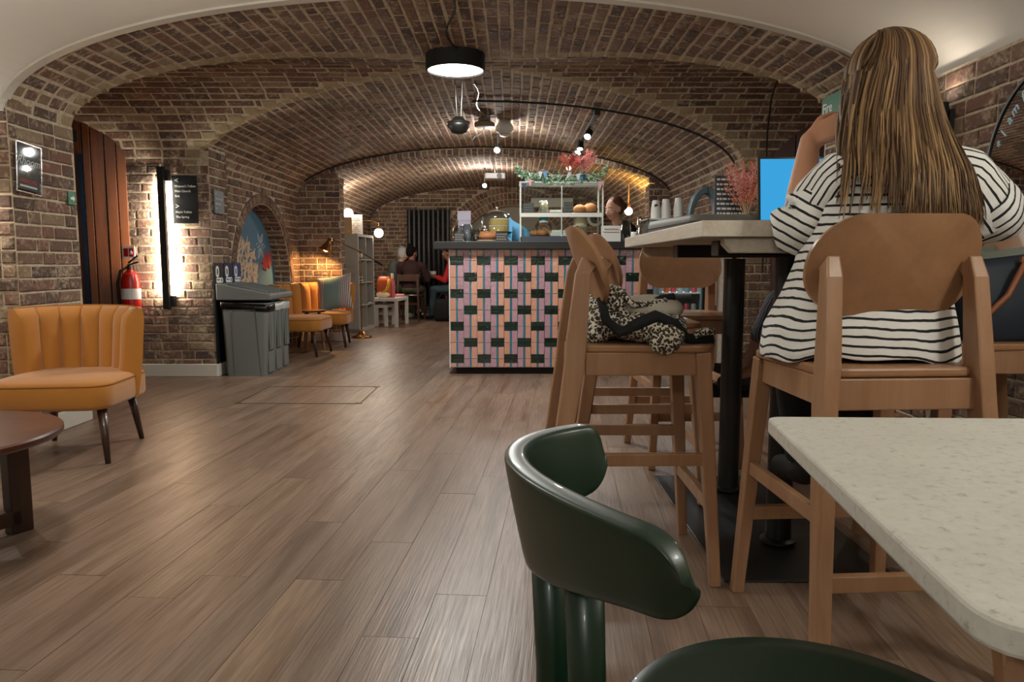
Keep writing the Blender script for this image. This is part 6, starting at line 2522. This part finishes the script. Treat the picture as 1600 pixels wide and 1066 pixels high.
    sleeve([(.93, 1.955, 1.215), shL + V((.005, 0, -.005)), shL + (elL - shL) * .55 + V((.012, 0, 0)), elL + V((.02, 0, 0))], [.062, .070, .073, .07], .03, False)
    sleeve([elL - dL * .075 + V((.015, 0, 0)), elL - dL * .02 + V((.008, 0, -.004)), elL + V((.002, .008, .012)), elL + (wrL - elL) * .12], [.072, .08, .074, .058], .04, (dL + V((0, 0, -.35))).normalized(), ph=1)
    sleeve([(1.07, 1.96, 1.225), shR, shR + (elR - shR) * .55, elR], [.07, .08, .082, .08], .02, False)
    sleeve([elR - dR * .05, elR, elR + V((-.01, .03, .01)), elR + (wrR - elR) * .2], [.084, .088, .078, .062], .02, dR, ph=2)
    me = bpy.data.meshes.new('striped_top')
    me.from_pydata(vs, [], fs)
    ul = me.uv_layers.new(name='uv')
    for li, lp in enumerate(me.loops):
        ul.data[li].uv = uv[lp.vertex_index]
    me.materials.append(M['shirt'])
    me.polygons.foreach_set('use_smooth', [True] * len(me.polygons))
    o = O('striped_top', me, None, t)
    so = o.modifiers.new('t', 'SOLIDIFY')
    so.thickness = .003
    # hair: scalp shell and many locks falling over back and shoulders
    rr = random.Random(21)
    H = MB()
    C, rx, ry, rz_ = hc + V((0, -.008, .02)), .084, .104, .10
    def hw(z):
        pts = [(1.02, .185), (1.10, .186), (1.2, .166), (1.3, .140), (1.4, .114), (1.46, .0985)]
        if z <= pts[0][0]:
            return pts[0][1]
        for (a, wa), (c, wc) in zip(pts, pts[1:]):
            if z <= c:
                return wa + (wc - wa) * (z - a) / (c - a)
        return pts[-1][1]
    def yb(z):
        pts = [(1.02, 1.772), (1.12, 1.782), (1.2, 1.80), (1.28, 1.84), (1.36, 1.872), (1.46, 1.885)]
        if z <= pts[0][0]:
            return pts[0][1]
        for (a, wa), (c, wc) in zip(pts, pts[1:]):
            if z <= c:
                return wa + (wc - wa) * (z - a) / (c - a)
        return pts[-1][1]
    def lock(s, zend, r, depth, wob, seed):
        ph = seed * 1.7
        pts = []
        z0 = 1.46
        sq = math.sqrt(max(0, 1 - s * s))
        # from the crown over the back of the head
        n1 = 9
        for k in range(n1):
            a = math.radians(100 - 92 * k / (n1 - 1))
            tt = k / (n1 - 1)
            lat = s * (.18 + .82 * tt ** .8)
            qq = math.sqrt(1 - .92 * lat * lat)
            x = C.x + (rx + depth) * lat
            y = C.y - (ry + depth) * math.cos(a) * (.3 + .7 * qq)
            z = C.z + (rz_ + depth) * math.sin(a) * (.3 + .7 * qq)
            pts.append(V((x, y, z)))
        zs = pts[-1].z
        x_s = (pts[-1].x - .985)
        m_ = 13
        for k in range(1, m_ + 1):
            f_ = k / m_
            z = zs + (zend - zs) * f_
            c_ = .985 - .010 * f_
            x = c_ + s * hw(z) * (1 if k > 2 else .93 + .025 * k)
            y = yb(z) - depth + .10 * (s ** 4) * (1 - .35 * f_) + .012 * (1 - sq)
            g_ = min(1, f_ * 1.6) * wob
            x += g_ * (math.sin(z * 17 + ph) * .004 + math.sin(z * 9 + ph * 2) * .006)
            y += g_ * math.cos(z * 15 + ph) * .003
            pts.append(V((x, y, z)))
        H.tube(pts, lambda q: r * (.75 + .25 * math.sin(PI * min(1, q * 1.6)) if q < .75 else (1 - (q - .75) / .25 * .82)), 5, True, .6)
    # body of hair, heavier to the right; separate strands on the left
    for k in range(170):
        s = -.97 + 1.94 * (k + .5) / 170
        if s < -.62:
            ze = rr.uniform(1.06, 1.17)
            ze = rr.uniform(1.08, 1.27)
            if k % 4:
                continue
        elif s < -.12:
            ze = rr.uniform(1.055, 1.15)
            if k % 3:
                ze = rr.uniform(1.2, 1.3)
        else:
            ze = rr.uniform(1.065, 1.10)
        lock(s, ze, .0085, 0, .5, k * .06)
    for k in range(1100):
        s = max(-.99, min(.99, rr.gauss(.15, .6)))
        if s < -.25 and rr.random() < .62:
            continue
        ze = rr.uniform(1.06, 1.12) if s > -.1 else rr.uniform(1.05, 1.27)
        lock(s, ze, rr.uniform(.0016, .0036), rr.uniform(.003, .013), rr.uniform(.4, 1.4), rr.uniform(0, 50))
    # side locks framing the face and falling over the shoulders
    for sg in (-1, 1):
        for k in range(150):
            fy = rr.uniform(-.07, .075)
            dp = rr.uniform(0, .01)
            r = rr.uniform(.002, .0042) if k > 40 else .008
            ze = (rr.uniform(1.22, 1.30) if k % 5 else rr.uniform(1.09, 1.2)) if sg < 0 else rr.uniform(1.08, 1.15)
            pts = []
            for q in range(9):
                a = math.radians(82 - 78 * q / 8)
                pts.append(V((C.x + sg * (rx + dp) * math.cos(a), C.y + fy * (.5 + .5 * q / 8) * math.sqrt(1 - .5 * (q / 8)), C.z + (rz_ + dp) * math.sin(a) * math.sqrt(max(.2, 1 - (fy / .12) ** 2 * .5)))))
            z1_ = pts[-1].z
            for q in range(1, 13):
                f_ = q / 12
                z = z1_ + (ze - z1_) * f_
                g_ = min(1, f_ * 1.5)
                yt = yb(z) + .07 + fy * .35
                y0_ = pts[8].y
                pts.append(V((.985 + sg * (hw(z) * (.99 - .03 * g_) - dp * .4) + .004 * math.sin(z * 14 + k), y0_ + (yt - y0_) * g_, z)))
            H.tube(pts, lambda q: r * (1 if q < .7 else (1 - (q - .7) / .3 * .85)), 5, True, .6)
    H.ball(C + V((0, .006, 0)), (rx * .97, ry * .97, rz_ * .97), 24, 16)
    H.ball(C + V((0, -.02, -.06)), (rx * .98, ry * .8, rz_ * .9), 24, 16)
    O('hair', H, 'hair', t, smooth=True)
    # star ring on the raised hand
    k = wrL + V((.085, -.055, .05)).normalized() * .10
    mb = MB()
    nrm = V((-.3, -.9, .25)).normalized()
    m = frame(k + nrm * .012 + V((.012, 0, -.01)), (1, 0, .3), nrm)
    star = []
    for q in range(10):
        a = PI * q / 5
        r = .013 if q % 2 == 0 else .005
        star.append((r * math.cos(a), r * math.sin(a)))
    mb.prism(star, .004, m)
    mb.lathe([(.0095, -.002), (.011, 0), (.0095, .002)], (0, 0, 0), 16, False, m @ Matrix.Translation((0, 0, -.008)) @ Matrix.Rotation(PI / 2, 4, 'X'))
    O('star_ring', mb, 'lavender', t)
    return t


woman()


# ---------------------------------------------------------------- bags and things on stools and table
def bags():
    t = T('leopard_bag', 'slouched leopard print bag with grey lining on the left bar stool', 'bag', (0, 0, 0))
    b = Blob()
    b.ell((.285, 2.36, .815), (.075, .13, .085)).ell((.315, 2.31, .865), (.05, .09, .05)).ell((.42, 2.30, .79), (.13, .13, .058)).ell((.46, 2.22, .765), (.065, .06, .045)).ell((.36, 2.38, .80), (.13, .14, .07)).ell((.455, 2.175, .745), (.05, .022, .04)).ell((.26, 2.30, .765), (.05, .08, .04))
    o = b.out('leopard_cloth', 'leopard', t, .010, 4)
    dt = o.modifiers.new('d', 'DISPLACE')
    tx = bpy.data.textures.new('clothclouds', 'CLOUDS')
    tx.noise_scale = .06
    dt.texture = tx
    dt.strength = .018
    b = Blob()
    b.ell((.43, 2.32, .838), (.11, .11, .045)).ell((.485, 2.31, .835), (.045, .07, .045)).ell((.38, 2.28, .84), (.05, .04, .04))
    o = b.out('grey_lining', 'greycloth', t, .009, 3)
    dt = o.modifiers.new('d', 'DISPLACE')
    dt.texture = tx
    dt.strength = .014
    O('black_strap', MB().tube([(.27, 2.25, .875), (.285, 2.22, .81), (.325, 2.19, .775), (.37, 2.185, .80), (.43, 2.19, .825), (.49, 2.20, .80), (.53, 2.22, .755), (.57, 2.24, .748), (.618, 2.25, .748)], lambda f: .014 + .008 * math.sin(PI * f), 10, True, .6), 'blackfab', t, smooth=True)
    O('rolled_edge', MB().tube([(.315, 2.24, .905), (.345, 2.23, .875), (.365, 2.22, .858), (.42, 2.23, .857), (.47, 2.25, .868)], lambda f: .013 - .004 * f, 8), 'leopard', t, smooth=True)
    O('flap', MB().tube([(.43, 2.26, .862), (.46, 2.27, .872), (.50, 2.28, .874)], lambda f: .010 + .006 * f, 8), 'blackfab', t, smooth=True)
    O('strap_end', MB().tube([(.555, 2.23, .762), (.585, 2.23, .774), (.615, 2.235, .772)], .012, 8), 'leopard', t, smooth=True)
    # navy bag
    t = T('navy_bag', 'large dark navy bag with tan handle on the right bar stool', 'bag', (1.55, 2.36, .737))
    rings = []
    for s, z, l in ((.93, 0, 0), (1.02, .03, 0), (1.0, .14, .01), (.93, .24, .02), (.86, .275, .03), (.80, .27, .03)):
        rings.append([(p[0] * s * (1 + .02 * math.sin(9 * p[1] + 20 * z)), p[1] * s + l, z + .012 * math.sin(p[0] * 12) * min(1, z * 20)) for p in rrect(.36, .30, .07, 6)])
    O('body', MB().loft(rings), 'navybag', t, smooth=True)
    rings = [[(p[0] * s, p[1] * s + .03, z + .012 * math.sin(p[0] * 12)) for p in rrect(.36, .30, .07, 6)] for s, z in ((.885, .25), (.875, .29), (.84, .292), (.83, .26))]
    O('rim_band', MB().loft(rings, cap=False), 'greybag', t, smooth=True)
    O('handle', MB().tube([(-.0, -.135, .245), (-.03, -.165, .24), (-.075, -.17, .15), (-.12, -.165, .10), (-.16, -.15, .075)], .009, 8), 'tan', t, smooth=True)
    O('handle_tab', MB().box((.005, -.138, .25), (.06, .016, .02), (0, .2, 0)), 'tan', t, bevel=.004)
    # laptop
    t = T('laptop', 'open laptop with bright blue screen in front of the woman', 'laptop', (.985, 2.46, 1.1))
    O('base', MB().box((0, -.09, .008), (.33, .22, .014)), 'slate', t, bevel=.003)
    O('keyboard', MB().box((0, -.07, .0155), (.28, .1, .002)), 'black', t)
    lid = MB().box((0, 0, .11), (.335, .008, .22), (-.12, 0, 0))
    O('screen_lid', lid, 'black', t, bevel=.003, loc=(0, .03, .015))
    O('screen', MB().box((0, -.0055, .11), (.318, .002, .203), (-.12, 0, 0)), 'screen', t, loc=(0, .03, .015))
    lamp('screen_light', 'AREA', (0, 0, .13), .5, '5fb8f0', t, size=.28, aim=(0, -1, .2))
    # grey sleeve
    t = T('laptop_sleeve', 'grey padded sleeve lying on the tall table left of the laptop', 'sleeve', (.705, 2.80, 1.1), .06)
    rings = []
    for s, z in ((.96, 0), (1, .008), (1.0, .03), (.97, .045), (.8, .052), (.3, .056)):
        rings.append([(p[0] * s, p[1] * s, z + (.012 * p[1] if z > .02 else 0)) for p in rrect(.25, .62, .03, 5)])
    O('case', MB().loft(rings), 'traygrey', t, smooth=True)
    O('zip_line', MB().tube([(p[0] * 1.003, p[1] * 1.003, .02) for p in rrect(.25, .62, .03, 5)], .0035, 5), 'slate', t)
    # table menu and pampas
    t = T('menu_board', 'grey menu stand with rows of white print at the far end of the tall table', 'menu', (1.0, 3.42, 1.1), .12)
    O('panel', MB().box((0, 0, .14), (.15, .008, .28), (-.06, 0, 0)), 'slate', t, bevel=.002)
    rr = random.Random(5)
    for k in range(11):
        mb = MB()
        x = -.066
        while x < .055:
            l = rr.uniform(.008, .022)
            mb.box((x + l / 2, -.0055 + (.122 - .022 * k) * .06, .262 - .022 * k), (l, .001, .009), (-.06, 0, 0))
            x += l + .005
        O('print_row', mb, 'white', t)
    O('stand', MB().box((0, .02, .006), (.14, .07, .012)), 'black', t)
    dried((1.05, 3.34, 1.1), 26, .35, .11, ['terracotta', 'terracotta', 'pinkflower'], 'coral pampas plumes in a jar at the far end of the tall table', 'glass', .0, seed=9, sz=.011, name='pampas_vase')
    g = 'small bottles beside the pampas jar'
    for k, (x, m_, lb) in enumerate(((1.09, 'choc', 'dark sauce bottle nearest the pampas jar on the tall table'), (1.125, 'redflower', 'dark red sauce bottle beside the pampas jar'))):
        b = T('sauce_bottle', lb, 'bottle', (x, 3.28, 1.1), 0, g)
        O('body', MB().lathe([(.016, 0), (.018, .006), (.018, .07), (.009, .09), (.009, .11)], n=16), m_, b, smooth=True)
        O('cap', MB().lathe([(.0105, .1), (.0105, .118), (.004, .12)], n=14), 'black', b, auto=40)
    t = T('paper_bag', 'crumpled white paper bag beside the laptop', 'paper bag', (1.12, 3.1, 1.1))
    O('bag', MB().loft([[(p[0] * s + rr.uniform(-.003, .003), p[1] * s, z) for p in rrect(.07, .05, .01, 3)] for s, z in ((.95, 0), (1.05, .05), (.95, .1), (1.1, .13))]), 'paper', t)
    O('folded_top', MB().box((0, 0, .135), (.075, .02, .012)), 'paper', t)


bags()
